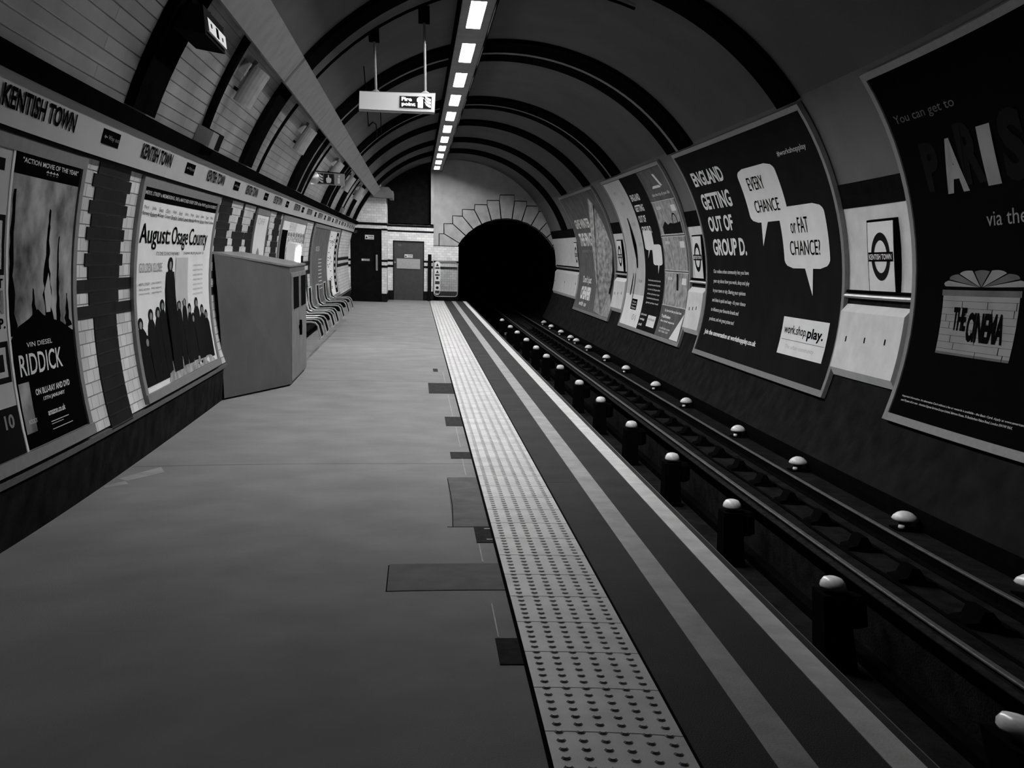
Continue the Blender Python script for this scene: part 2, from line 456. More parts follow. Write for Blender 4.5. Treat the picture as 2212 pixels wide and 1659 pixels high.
# running tunnel bore
bo = MB()
for j in range(8):
    for k in range(48):
        t0, t1 = 2*PI*k/48, 2*PI*(k+1)/48; ya, yb = END+.02+j*2.6, END+.02+(j+1)*2.6
        bo.face([hp(t0,MR+.03,ya), hp(t1,MR+.03,ya), hp(t1,MR+.03,yb), hp(t0,MR+.03,yb)])
bo.face([hp(2*PI*k/48, MR+.03, END+20.8) for k in range(48)])
o = bo.build('wall_tunnel_bore', ['bore']); tag(o, kind='structure')

# stepped arch stones round the mouth
def arc_pt(a): return (MC[0]+MR*math.cos(a), MC[1]+MR*math.sin(a))
def ang(p): return math.atan2(p[1]-MC[1], p[0]-MC[0])
inn = [(1.364,1.70),(1.364,1.823),(1.57,2.063),(1.826,2.242),(2.082,2.417),(2.394,2.515),(2.696,2.569)]
outL = [[(.74,1.70),(.74,2.09),(.891,2.095)], [(.891,2.095),(.89,2.40),(1.164,2.407)], [(1.164,2.407),(1.162,2.645),(1.465,2.648)],
        [(1.465,2.648),(1.464,2.849),(1.837,2.854)], [(1.837,2.854),(1.854,3.008),(2.239,3.013)], [(2.239,3.013),(2.237,3.147),(2.622,3.151)]]
def clip(poly, cx, cz, r):
    out = poly
    for k in range(40):
        t = 2*PI*k/40; nx, nz = math.cos(t), math.sin(t); d = cx*nx+cz*nz+r
        res = []
        for i in range(len(out)):
            p, q = out[i], out[(i+1) % len(out)]
            dp, dq = p[0]*nx+p[1]*nz-d, q[0]*nx+q[1]*nz-d
            if dp <= 0: res.append(p)
            if dp*dq < 0:
                t_ = dp/(dp-dq); res.append((p[0]+(q[0]-p[0])*t_, p[1]+(q[1]-p[1])*t_))
        out = res
        if len(out) < 3: return []
    return out
def shrink(poly, g):
    cx = sum(p[0] for p in poly)/len(poly); cz = sum(p[1] for p in poly)/len(poly)
    out = []
    for p in poly:
        d = math.hypot(p[0]-cx, p[1]-cz) or 1; out.append((p[0]+(cx-p[0])*g/d, p[1]+(cz-p[1])*g/d))
    return out
arch = thing('arch_surround', 'stepped stone arch surround framing the dark tunnel mouth', 'arch', (MC[0], END, MC[1]))
stones = []
for i in range(6):
    a0 = ang(inn[i+1]); a1 = ang(inn[i]); 
    arc = [arc_pt(a0+(a1-a0)*t/4) for t in range(5)] if i else [arc_pt(a0), (1.364,1.70)]
    stones.append(outL[i] + arc)
for s_ in list(stones): stones.append([(2*2.865-x, z) for x, z in s_][::-1])
ka, kb = ang((2.696,2.569)), ang((3.034,2.569))
stones.append([(2.622,3.151),(2.637,3.316),(3.097,3.328),(3.108,3.151)] + [arc_pt(kb+(ka-kb)*t/4) for t in range(5)])
for s_ in stones:
    big = clip(s_, XC, ZC, R-.01); s_ = clip(shrink(s_, .030), XC, ZC, R-.01)
    if s_:
        v_ = MB().prism(s_, 'y', END-.045, END-.012).build('voussoir', ['stone'], arch)
        MB().prism(big, 'y', END-.012, END-.002).build('dark_joint', ['near_black'], v_)

# ================================================================== VAULT RIBS
def rib(y0, y1, a0, a1, label, light=None, R0=R):
    t = thing('vault_rib', label, 'tunnel rib', cp((y0+y1)/2, a0, R0), 'dark iron ribs round the tunnel vault')
    if light:
        la, lb = light
        MB().cbox(y0, la, a0, a1, R-.045, R+.005).build('flange', ['rib'], t)
        MB().cbox(lb, y1, a0, a1, R-.045, R+.005).build('flange', ['rib'], t)
        o = MB().cbox(la, lb, a0, a1, R-.048, R+.005).build('joint_strip', ['rib_light'], t); o['label'] = 'pale strip between the two flanges'
    else:
        MB().cbox(y0, y1, a0, a1, R-.045, R+.005).build('flange', ['rib'], t)
    return t
A0, A1 = 37.7, 157.1
rib(9.08, 9.66, A0, A1, 'dark vault rib nearest the viewer, rising over the left frieze')
rib(13.80, 14.45, A0, A1, 'wide black vault rib passing in front of the hanging illuminated sign')
rib(18.55, 20.2, 37.6, A1, 'double black vault rib with a pale joint, just behind the hanging illuminated sign', (19.38, 19.52))
rib(24.8, 26.5, 37.6, A1, 'double black vault rib further in, above the triple poster on the right', (25.72, 25.85))
rib(29.0, 29.95, 37.7, A1, 'narrow vault rib above the far right poster')
rib(33.4, 34.4, 37.7, A1, 'narrow vault rib second from the far end')
rib(37.0, 38.2, 21, A1, 'last vault rib in front of the end wall')
def arc_cable(y, a0, a1, rr=.014, r=R-.03, name='cable'):
    return MB().tube([cp(y, a0+(a1-a0)*i/24, r) for i in range(25)], rr, 6)
tag(arc_cable(15.1, 70, 141).build('vault_cable', ['rib']), 'thin black cable curving across the vault just past the nearest wide rib', 'cable')

# ================================================================== CEILING LIGHTS
tr = thing('light_trough', 'long grey lighting trough running down the crown of the vault', 'light fitting', (.65, 12.0, 3.9))
LY = [13.87+2.49*k for k in range(11)]
t_ = MB(); t_.box(.48, .575, Y0, 40.4, 3.90, 4.02); t_.box(.725, .81, Y0, 40.4, 3.90, 4.02); MB().box(.465, .479, Y0, 40.4, 3.855, 4.03).build('lip', ['near_black'], tr); MB().box(.811, .822, Y0, 40.4, 3.855, 4.03).build('lip', ['near_black'], tr); t_.box(.48, .81, Y0, 40.4, 4.02, 4.05)  # dark lips added to keep lamp light off the upper walls
t_.build('housing', ['tray'], tr)
pr = Y0
NEAR = [8.89, 11.38]     # the row goes on over and behind the viewer; rest omitted to darken foreground
for y in NEAR + LY + [99]:
    if y > 90: MB().box(.575, .725, pr, 40.4, 3.905, 4.02).build('blank_panel', ['tray'], tr)
    else:
        MB().box(.575, .725, pr, y, 3.905, 4.02).build('blank_panel', ['tray'], tr); pr = y+1.48
for y in (13, 18, 23, 28, 33, 38):
    MB().tube([(.645, y, 4.05), (.645, y, 4.26)], .02, 8).build('hanger', ['rib'], tr)
names = ['nearest', 'second', 'third', 'fourth', 'fifth', 'sixth', 'seventh', 'eighth', 'ninth', 'tenth', 'farthest']
lamp = tag(MB().box(.577, .723, 0, 1.48, 0, .06).build('ceiling_lamp', ['lamp']), 'nearest', 'lamp', 'lit lamp panels along the ceiling trough')
lamp.location = (0, LY[0], 3.915)
for y in NEAR:
    c = lamp.copy(); COL.objects.link(c); c.location = (0, y, 3.915); c.data = lamp.data
    c['label'] = 'lit ceiling lamp panel above the top edge of the picture'
lamp['label'] = 'bright rectangular ceiling lamp panel, nearest of the row at top centre'
for k in range(1, 11):
    c = lamp.copy(); COL.objects.link(c); c.location = (0, LY[k], 3.915)
    c['label'] = 'bright rectangular ceiling lamp panel, %s along the row from the top' % names[k]

# ================================================================== TRUNKING
tt = thing('cable_trunking', 'broad grey metal trunking running the length of the upper left vault', 'trunking', (-1.1, 8, 3.1))
poly = [(-1.16,3.02),(-.97,3.234),(-1.0,3.275),(-1.20,3.045)]
segs = [(Y0,13.2),(13.32,17.1),(17.12,20.95),(20.98,25.0),(25.03,30.0),(30.03,35.2),(35.25,39.2)]
for a, b_ in segs: MB().prism(poly, 'y', a, b_).build('cover', ['tray'], tt)
MB().prism([(-1.165,3.035),(-.985,3.24),(-1.0,3.27),(-1.195,3.045)], 'y', Y0, 39.3).build('backing', ['black'], tt)
eb = MB(); eb.prism([(-1.30,3.0),(-.72,3.0),(-.62,3.05),(-.62,3.16),(-.74,3.30),(-1.30,3.30)], 'y', 39.15, 39.75)
eb.build('end_box', ['tray'], tt)
MB().box(-.74, -.62, 39.2, 41.2, 3.0, 3.2).build('end_duct', ['tray'], tt)

# ================================================================== SPEAKERS AND CABLES ON THE UPPER LEFT WALL
def speaker(y, label):
    t = thing('column_speaker', label, 'speaker', cp(y, 146, R-.1), 'column speakers on the upper left wall')
    P = [cp(y, 143.2+i*.75, R-.10) for i in range(9)]
    MB().tube(P, .07, 16).build('body', ['speaker'], t)
    MB().cbox(y-.02, y+.02, 144.0, 144.5, R-.05, R-.001, 1).build('bracket', ['near_black'], t)
    MB().cbox(y-.02, y+.02, 147.5, 148.0, R-.05, R-.001, 1).build('bracket', ['near_black'], t)
    MB().cbox(y+.12, y+.16, 142.6, 147.8, R-.03, R-.001, 1).build('conduit', ['speaker'], t)
    MB().cbox(y-.24, y-.17, 143.6, 145.6, R-.05, R-.001, 1).build('terminal_box', ['steel'], t)
    return t
s0 = speaker(11.95, 'grey tubular column speaker nearest the viewer on the upper left wall')
split_kids(s0); b0 = Vector(s0.location)
for dy, lb in ((5.05, 'second column speaker from the viewer on the upper left wall'), (11.2, 'third column speaker, beyond the wall mounted pictogram sign'),
               (15.6, 'fourth column speaker, small in the distance under the trunking'), (20.2, 'farthest column speaker under the trunking')):
    dup(s0, b0+Vector((0, dy, 0)), lb)
def cable(y, a0, a1, label, y1=None, mat_='black', rr=.016):
    y1 = y if y1 is None else y1
    mb = MB().tube([cp(y+(y1-y)*i/12, a0+(a1-a0)*i/12, R-.03) for i in range(13)], rr, 6)
    return tag(mb.build('cable_drop', [mat_]), label, 'cable', 'cable drops on the upper left wall')
cable(11.2, 141.5, 155, 'black cable drawn with its shadow beside the nearest column speaker', 11.42, rr=.028)  # thick tube covers the cable and the shadow along it
cable(15.3, 142, 157.2, 'thin black cable down the tiles between the two nearest speakers', 15.1)
cable(20.9, 142, 157.2, 'black cable running down beside the wall mounted pictogram sign', 20.7)
cable(27.0, 142, 157.2, 'faint cable drop past the pictogram sign', 26.9)
cable(31.2, 142, 157.2, 'cable drop near the far end of the frieze', 31.0)
def jbox(y, lab):
    t = thing('junction_box', lab, 'junction box', cp(y, 157, R-.1), 'junction boxes above the frieze')
    MB().cbox(y-.28, y-.01, 154.9, 157.2, R-.11, R-.003, 1).build('cover_plate', ['tray'], t)
    o = MB().cbox(y+.01, y+.30, 154.7, 157.2, R-.10, R-.003, 1).build('side_box', ['near_black'], t); o['label'] = 'black half of the box'
    return t
j0 = jbox(11.58, 'pale and black junction box pair above the frieze near the second name'); jb = Vector(j0.location)
dup(j0, jb+Vector((0, 18.6, 0)), 'small junction box pair above the frieze near the far end')
# boxed sign high on the left
t = thing('projecting_sign', 'dark boxed sign with a narrow pale face high on the upper left wall', 'sign', (-1.25, 9.55, 2.85))
MB().prism([(-1.215,2.775),(-1.205,2.92),(-1.29,2.91),(-1.38,2.78)], 'y', 9.12, 9.86).build('housing', ['print_dark'], t)
MB().box(-1.212, -1.196, 9.16, 9.82, 2.80, 2.868).build('pale_face', ['print_pale'], t)
MB().box(-1.197, -1.194, 9.44, 9.52, 2.81, 2.86).box(-1.197, -1.194, 9.66, 9.69, 2.82, 2.84).box(-1.197, -1.194, 9.25, 9.28, 2.83, 2.85).build('printed_mark', ['print_black'], t)
MB().tube([(-1.28, 9.2, 2.90), (-1.27, 9.2, 2.98)], .02, 6).tube([(-1.28, 9.75, 2.90), (-1.27, 9.75, 2.98)], .02, 6).build('bracket', ['black'], t)

# ================================================================== NAME FRIEZE
fr = thing('name_frieze', 'long pale station name frieze repeating KENTISH TOWN along the left wall', 'sign', cp(10, 161, R))
for k in range(9):
    a = -4+k*4.84
    MB().cbox(a, a+4.835, 159.15, 163.3, R-.03, R-.001).build('enamel_panel', ['frieze'], fr)
nst = [4.9, 7.2, 9.66, 12.19, 14.69, 17.35, 20.12, 22.41, 24.9, 27.4, 29.9, 32.4, 34.9, 37.2]
for y in nst:
    mb = MB(); wtext(mb, 'KENTISH TOWN', y, y+.97, 160.15, 161.95, R-.034, .028); mb.build('name_lettering', ['print_black'], fr)
for y in [6.2, 8.69, 11.20, 13.80, 16.33, 18.89, 21.41, 24.05, 26.5, 29.0, 31.5, 34.0, 36.4, 38.6]:
    w_ = .37 if y < 22 else .33
    p = MB().cbox(y, y+w_, 160.35, 161.9, R-.034, R-.029, 1).build('exit_panel', ['print_black'], fr)
    mb = MB(); wtext(mb, 'Way out', y+.11, y+w_-.02, 160.85, 161.45, R-.036)
    a = 161.12; wpoly(mb, [(y+.02,a), (y+.05,a-.22), (y+.05,a-.07), (y+.09,a-.07), (y+.09,a+.07), (y+.05,a+.07), (y+.05,a+.22)], R-.036)
    mb.build('exit_lettering', ['print_mid'], fr)

# ================================================================== LEFT POSTERS
def lposter(y0, y1, label, cat='poster', a0=163.85, a1=192.5, fw=.07, fa=1.15, fmat='frame', base='print_white'):
    t = thing('framed_poster', label, cat, cp((y0+y1)/2, a1, R))
    f = MB()
    f.cbox(y0, y1, a0, a0+fa, R-.022, R-.001); f.cbox(y0, y1, a1-fa, a1, R-.030, R-.001)
    f.cbox(y0, y0+fw, a0+fa, a1-fa, R-.022, R-.001); f.cbox(y1-fw, y1, a0+fa, a1-fa, R-.022, R-.001)
    f.build('frame', [fmat], t)
    MB().cbox(y0+fw, y1-fw, a0+fa, a1-fa, R-.012, R-.005).build('sheet', [base], t)
    return t
RP = R-.0145
# --- double frame at the left edge
p1 = lposter(5.6, 8.585, 'double framed poster at the left edge with RIDDICK and ON BLU-RAY AND DVD lettering')
mb = MB(); wrect(mb, 7.50, 8.51, 165.0, 166.85, RP); wrect(mb, 7.50, 8.51, 181.3, 191.3, RP)
wpoly(mb, [(7.5,181.4),(7.62,180.2),(7.78,179.6),(7.92,178.8),(8.0,179.4),(8.15,179.9),(8.3,180.3),(8.51,181.4)], RP-.001)
mb.build('black_artwork', ['print_black'], p1)
mb = MB(); wrect(mb, 7.50, 8.51, 166.85, 181.3, RP); mb.build('cloudy_artwork', ['print_storm'], p1)
mb = MB()
def crag(yc, top, bot, w0, w1, n, seed):
    rr = random.Random(seed); L = []; Rr = []
    for i in range(n+1):
        t = i/n; a = top+(bot-top)*t; wd = w0+(w1-w0)*t**1.4
        L.append((max(7.51, yc-wd*rr.uniform(.45, 1.15)), a)); Rr.append((min(8.50, yc+wd*rr.uniform(.45, 1.15)), a+rr.uniform(-.2, .2)))
    for i in range(n): wpoly(mb, [L[i], Rr[i], Rr[i+1], L[i+1]], RP-.001)
crag(7.55, 168.2, 181, .02, .06, 14, 3); crag(8.08, 169.4, 180.6, .015, .10, 18, 5); crag(8.26, 172.0, 181, .01, .05, 12, 8); crag(7.86, 176.8, 181, .01, .10, 8, 11); crag(8.42, 177.5, 181, .01, .08, 7, 12)
mb.build('rock_silhouettes', ['print_black'], p1)
mb = MB(); wpoly(mb, [(8.03,177.2),(8.10,175.4),(8.14,177.4),(8.12,179.2),(8.05,179.2)], RP-.0015); mb.build('pale_highlight', ['print_pale'], p1)
mb = MB()
wtext(mb, '"ACTION MOVIE OF THE YEAR"', 7.60, 8.46, 165.35, 165.8, RP-.002, .012)
for k in range(4): wtext(mb, '*', 7.94+.05*k, 7.98+.05*k, 166.0, 166.5, RP-.002, .04)
wtext(mb, 'VIN DIESEL', 7.71, 8.11, 181.75, 182.2, RP-.002)
wtext(mb, 'RIDDICK', 7.58, 8.25, 182.75, 184.75, RP-.002, .01)
wtext(mb, 'ON BLU-RAY AND DVD', 7.75, 8.32, 186.15, 186.75, RP-.002, .03)
wtext(mb, '13TH JANUARY', 7.85, 8.21, 187.05, 187.5, RP-.002, .03)
wtext(mb, 'amazon.co.uk', 7.88, 8.17, 188.35, 188.95, RP-.002, .02)
wrect(mb, 7.9, 8.2, 189.55, 189.62, RP-.002); wrect(mb, 7.9, 8.25, 190.3, 190.36, RP-.002); wrect(mb, 7.9, 8.1, 189.8, 189.85, RP-.002)
wtext(mb, 'RIDDICK', 7.58, 7.70, 188.7, 189.1, RP-.003)
mb.build('white_lettering', ['print_white'], p1)
mb = MB(); wrect(mb, 7.53, 7.68, 185.3, 189.9, RP-.001); mb.build('disc_case_picture', ['print_storm'], p1)
mb = MB(); wrect(mb, 7.475, 7.50, 165.0, 191.35, RP-.003); mb.build('divider', ['print_white'], p1)
mb = MB(); wrect(mb, 5.67, 7.475, 165.0, 187.0, RP); mb.build('pale_artwork', ['print_pale'], p1)
mb = MB(); wrect(mb, 5.67, 7.475, 187.0, 191.35, RP); 
for a_, b_, c_, d_ in ((7.28,7.46,170.5,175.6),(7.2,7.46,181.3,184.9)):
    wrect(mb, a_, b_, c_, c_+.5, RP-.001); wrect(mb, a_, b_, d_-.5, d_, RP-.001); wrect(mb, b_-.03, b_, c_, d_, RP-.001); wrect(mb, a_, a_+.02, c_, d_, RP-.001); wrect(mb, a_+.06, b_-.07, c_+1.1, d_-1, RP-.001)
wrect(mb, 6.9, 7.40, 165.9, 166.9, RP-.001); wrect(mb, 5.9, 7.36, 163.5, 163.7, RP-.001)
mb.build('dark_artwork', ['print_dark'], p1)
mb = MB(); wtext(mb, 'UP.', 7.29, 7.45, 179.3, 180.2, RP-.002, .03); wtext(mb, 'T', 7.38, 7.44, 175.9, 176.7, RP-.002, .03); mb.build('black_lettering', ['print_black'], p1)
mb = MB(); wtext(mb, 'N', 7.30, 7.44, 176.9, 178.9, RP-.002, .02); wtext(mb, 'JANUARY 10', 6.6, 7.40, 187.6, 189.2, RP-.002, .03)
mb.build('grey_lettering', ['print_mid'], p1)

# --- large landscape film poster
p2 = lposter(10.0, 13.33, 'wide framed poster headed August: Osage County above a crowd of dark figures', fw=.085)
mb = MB(); wrect(mb, 10.09, 13.24, 165.0, 166.65, RP); mb.build('black_band', ['print_black'], p2)
mb = MB(); wtext(mb, 'MERYL STREEP is MESMERISING. SHE is MATCHED EVERY STEP of the WAY by JULIA ROBERTS', 10.13, 13.2, 165.45, 166.1, RP-.002, .01); mb.build('white_lettering', ['print_pale'], p2)
mb = MB()
n1 = 'Meryl Julia Ewan Chris Abigail Benedict Juliette Margo Dermot Julianne Sam Misty'.split(); n2 = 'Streep Roberts McGregor Cooper Breslin Cumberbatch Lewis Martindale Mulroney Nicholson Shepard Upham'.split()
for k in range(12):
    a = 10.14+k*.257; wtext(mb, n1[k], a+.03, a+.17, 167.3, 167.85, RP-.002); wtext(mb, n2[k], a, a+.225, 168.05, 168.65, RP-.002, .01)
wtext(mb, 'August:', 10.15, 11.22, 169.55, 172.9, RP-.002, .005); wtext(mb, 'Osage', 11.30, 12.0, 169.55, 172.9, RP-.002, .005); wtext(mb, 'County', 12.06, 12.98, 169.55, 172.9, RP-.002, .005)
wtext(mb, "IT'S TIME TO FACE THE FAMILY", 10.75, 11.68, 173.15, 173.65, RP-.002); wtext(mb, 'CINEMAS FROM JANUARY 24', 11.85, 12.85, 173.15, 173.65, RP-.002)
mb.build('black_lettering', ['print_black'], p2)
mb = MB()
wtext(mb, 'GOLDEN GLOBE', 10.2, 11.0, 174.65, 175.85, RP-.002)
for k, (ta, tb) in enumerate((('MERYL STREEP','JULIA ROBERTS'),('best actress','best support'),('musical or comedy','supporting role'))):
    wtext(mb, ta, 10.2, 10.55, 177.2+k*.62, 177.55+k*.62, RP-.002, .01); wtext(mb, tb, 10.62, 10.98, 177.2+k*.62, 177.55+k*.62, RP-.002, .01)
for k in range(7): wtext(mb, 'AWARD NOMINATION', 12.35, 12.85, 175.1+k*.75, 175.4+k*.75, RP-.002)
mb.build('grey_lettering', ['print_mid'], p2)
mb = MB(); wrect(mb, 11.55, 12.1, 174.0, 183.5, RP-.0005); mb.build('pale_window', ['print_pale'], p2)
# crowd: generic dark figures
mb = MB(); fm = MB()
def figure(yc, top, wd, hd=.6):
    n = 14; h = []
    hw_ = .085*hd/.6; ha = .85*hd/.6
    wpoly(mb, [(yc+hw_*math.cos(2*PI*k/n), top+ha+ha*math.sin(2*PI*k/n)) for k in range(n)], RP-.0010)
    wpoly(mb, [(yc-.05,top+ha*1.5),(yc+.05,top+ha*1.5),(yc+wd*.45,top+ha*2.5),(yc+wd*.55,top+ha*4.5),(yc+wd*.5,190.6),(yc-wd*.5,190.6),(yc-wd*.55,top+ha*4.5),(yc-wd*.45,top+ha*2.5)], RP-.0012)
    wpoly(fm, [(yc+.045*math.cos(2*PI*k/n), top+ha*1.15+ha*.6*math.sin(2*PI*k/n)) for k in range(n)], RP-.002)
figure(11.33, 173.9, .36, .75); wpoly(mb, [(11.17,176),(11.49,176),(11.55,183),(11.62,189),(11.0,189),(11.1,183)], RP-.0014)
for a in ((10.2,181.6,.34),(10.56,180.7,.26),(10.82,180.6,.24),(11.0,179.7,.22),(11.68,180.1,.22),(11.92,179.8,.22),(12.15,181.0,.22),(12.5,180.3,.3),(12.78,181.6,.28),(12.98,182.6,.3),(10.36,184,.3),(12.3,182.6,.25)): figure(*a)
mb.build('crowd_silhouettes', ['print_dark'], p2); fm.build('faces', ['print_mid'], p2)
mb = MB(); rnd = random.Random(3)
wpoly(mb, [(11.0,189.2),(11.3,188.0),(12.1,188.2),(12.95,190.3),(13.1,191.3),(10.9,191.3)], RP-.0022)
for k in range(34):
    yy = rnd.uniform(10.9, 13.0); aa = rnd.uniform(187.4, 190.8); wdisc(mb, yy, aa, rnd.uniform(.02,.06), rnd.uniform(.1,.5), RP-.0024, 8, mi=k % 3)
mb.build('table_and_plates', ['print_photo', 'print_dark', 'print_white'], p2)

# --- narrow pale poster with a grey arch
p3 = lposter(16.28, 17.6, 'narrow pale poster with a grey pointed arch behind the steel cabinet', fw=.03)
mb = MB(); wpoly(mb, [(16.55,180.0),(16.62,176.5),(16.78,173.2),(16.9,172.2),(17.02,173.0),(17.14,176),(17.2,180)], RP); mb.build('arch_shape', ['print_mid'], p3)
mb = MB(); wpoly(mb, [(16.75,180.0),(16.80,178),(16.9,176.6),(17.0,178),(17.05,180)], RP-.001); wtext(mb, 'OFF', 16.5, 17.2, 165.8, 167.2, RP-.002); mb.build('pale_cutout', ['print_pale'], p3)
# --- line diagram board
p4 = lposter(19.3, 23.3, 'large pale route board crowded with vertical station names', fw=.09)
mb = MB(); wrect(mb, 19.45, 20.3, 167.5, 175.5, RP); mb.build('black_panel', ['print_black'], p4)
mb = MB()
rnd = random.Random(5)
for k in range(26):
    y = 20.4+k*.108; a = 167.9+rnd.uniform(-.2,.5); 
    for j in range(5):
        l = rnd.uniform(.8, 1.7)
        if a+l > 178.5: break
        wrect(mb, y, y+.045, a, a+l, RP); a += l+.35
    if k % 4 == 0: wrect(mb, y, y+.09, 168.0, 169.0, RP-.001)
for k in range(9): wtext(mb, ['Northern line','Kentish Town','Camden Town','Euston','Bank','Morden','Archway','Highgate','Balham'][k], 20.4, 21.5, 165.3+k*.26, 165.5+k*.26, RP-.002)
mb.build('station_names', ['print_grey'], p4)
# --- dark and pale far posters
p5 = lposter(25.2, 29.5, 'tall dark framed poster beyond the wire seats', fw=.12, base='print_grey')
mb = MB(); wtext(mb, '03', 26.3, 27.2, 171.5, 173.2, RP-.002); 
for k in range(9): wrect(mb, 27.2, 28.1, 176+k*1.3, 176.3+k*1.3, RP-.001)
mb.build('pale_lettering', ['print_pale'], p5)
p6 = lposter(29.6, 33.45, 'pale framed poster nearest the end door, with a dark strip of pictures', fw=.12)
mb = MB(); wrect(mb, 32.2, 33.1, 165.5, 191.0, RP); rnd = random.Random(9)
for k in range(30): y = rnd.uniform(30.0, 31.7); a = rnd.uniform(167, 190); wrect(mb, y, y+.3, a, a+.35, RP-.001)
mb.build('dark_artwork', ['print_dark'], p6)
mb = MB()
for k in range(9): wrect(mb, 32.4, 32.8, 167+k*2.6, 168.2+k*2.6, RP-.002)
mb.build('pale_pictures', ['print_pale'], p6)

# ================================================================== RIGHT WALL POSTERS
PR = 3.160          # poster face radius
def rposter(y0, y1, label, base='print_dark', a0=37.2, a1=-18.3):
    """y1 = far (reader's left) edge"""
    t = thing('framed_poster', label, 'poster', cp((y0+y1)/2, a1, 3.17), 'large framed posters on the wall across the track')
    f = MB(); fw = .075
    for (ya, yb, b0, b1) in ((y0,y1,a0,a0-1.1),(y0,y1,a1+1.25,a1),(y0,y0+fw,a0-1.1,a1+1.25),(y1-fw,y1,a0-1.1,a1+1.25)):
        f.cbox(ya, yb, b0, b1, PR-.010, 3.190)
    f.build('frame', ['frame'], t)
    MB().cbox(y0+fw, y1-fw, a1+1.25, a0-1.1, PR, 3.175).build('sheet', [base], t)
    return t
rp = PR-.004
# nearest, mostly black
q1 = rposter(5.9, 12.2, 'nearly black framed poster at the right edge with THE CINEMA and a fan crest', 'print_black')
mb = MB(); wtext(mb, 'You can get to', 12.0, 11.02, 29.6, 27.9, rp, .0)
mb.build('script_lettering', ['print_grey'], q1)
mb = MB(); wtext(mb, 'A', 11.45, 11.12, 24.4, 16.7, rp, .06); wtext(mb, 'I', 10.86, 10.69, 24.8, 16.9, rp, .05); mb.build('bright_capitals', ['print_mid'], q1)
mb = MB(); wtext(mb, 'P', 11.75, 11.5, 24.6, 17.4, rp, .05); wtext(mb, 'R', 11.15, 10.86, 26.0, 17.5, rp-.001, .05); wtext(mb, 'S', 10.62, 10.35, 26, 16.8, rp, .05); mb.build('faint_capitals', ['faint'], q1)
mb = MB(); wtext(mb, 'via the', 10.94, 10.44, 13.6, 11.6, rp); mb.build('line_lettering', ['print_mid'], q1)
mb = MB()
wtext(mb, 'Important Information. An alternative Card without a fee or rewards is available - the Basic Card. Apply at www.americanexpress.com/uk/basic.', 11.98, 9.75, -13.7, -14.1, rp, .02)
wtext(mb, 'aged 18 years old or over. - American Express Services Europe Limited, Belgrave House, 76 Buckingham Palace Road, London SW1W 9AX.', 11.98, 10.2, -14.35, -14.8, rp, .02)
mb.build('small_print', ['print_pale'], q1)
mb = MB(); wrect(mb, 10.50, 11.61, 2.3, -6.1, rp+.001); mb.build('brick_panel', ['print_mid'], q1)
mb = MB(); wrect(mb, 10.48, 11.63, 2.95, 2.1, rp); wrect(mb, 10.50, 11.61, -6.1, -6.45, rp)
mb.build('panel_edges', ['print_grey'], q1)
mb = MB()
for k in range(8): wrect(mb, 10.50, 11.61, 1.4-k*1.0, 1.36-k*1.0, rp-.0005)
for k in range(20):
    y = 10.52+(k*.31) % 1.05; a = 1.36-(k % 8)*1.0; wrect(mb, y, y+.008, a, a-.96, rp-.0005)
wtext(mb, 'THE', 11.40, 11.19, .5, -2.85, rp-.002, .04); wtext(mb, 'CINEMA', 11.17, 10.64, -.1, -4.3, rp-.002, .04)
mb.build('black_lettering', ['print_black'], q1)
mb = MB(); mb2 = MB(); cy, ca = 11.02, 3.25
for k in range(7):
    t0 = PI*(k+.06)/7; t1 = PI*(k+.94)/7; ry, ra = .56, 2.35 if k in (1,2,4,5) else 2.2
    pts = [(cy+.03*math.cos((t0+t1)/2)*1, ca+.15)]
    for j in range(7):
        t_ = t0+(t1-t0)*j/6; bul = 1+.07*math.sin(PI*j/6)
        pts.append((cy+ry*math.cos(t_)*bul, ca+.15+ra*math.sin(t_)*bul))
    wpoly(mb if k % 2 == 0 else mb2, pts, rp)
mb.build('fan_crest', ['print_mid'], q1); mb2.build('fan_crest_shade', ['print_grey'], q1)

# the big speech-bubble poster
q2 = rposter(13.83, 19.98, 'dark framed poster with two big pale speech bubbles, second from the right')
mb = MB()
wtext(mb, 'ENGLAND', 19.50, 17.75, 30.9, 27.0, rp, .03); wtext(mb, 'GETTING', 19.48, 17.80, 24.9, 20.6, rp, .03)
wtext(mb, 'OUT OF', 19.45, 18.05, 18.8, 14.8, rp, .03); wtext(mb, 'GROUP D.', 19.42, 17.55, 12.9, 8.6, rp, .03)
for k, s_ in enumerate(('Our online urban community lets you have', 'your say about how you work, shop and play', 'in your town or city. Sharing your opinions', 'and ideas is quick and easy - it\'s your chance', 'to influence your favourite brands and', 'products, and win great prizes too!')):
    wtext(mb, s_, 19.5, 19.5-[1.98,2.02,1.85,1.9,1.6,1.45][k], 5.0-k*2.5, 3.7-k*2.5, rp, .01)
wtext(mb, 'Join the conversation at workshopplay.co.uk', 19.62, 16.75, -11.0, -12.6, rp, .04)
mb.build('white_lettering', ['print_white'], q2)
mb = MB(); wtext(mb, '#workshopplay', 15.2, 14.2, 30.1, 28.7, rp, .01); mb.build('hashtag_lettering', ['print_pale'], q2)
mb = MB(); wbubble(mb, 15.50, 17.12, 28.5, 16.0, rp+.001); wpoly(mb, [(16.66,16.05),(16.38,16.05),(16.74,10.7)], rp+.001)
mb.build('speech_bubble', ['print_white'], q2)
mb = MB(); wbubble(mb, 14.27, 15.88, 18.7, 5.9, rp-.002); wpoly(mb, [(15.12,5.95),(14.84,5.95),(14.83,.5)], rp-.002)
mb.build('speech_bubble', ['print_white'], q2)
mb = MB(); wtext(mb, 'EVERY', 16.78, 16.1, 26.3, 23.3, rp-.003); wtext(mb, 'CHANCE', 16.78, 15.75, 21.0, 18.2, rp-.003)
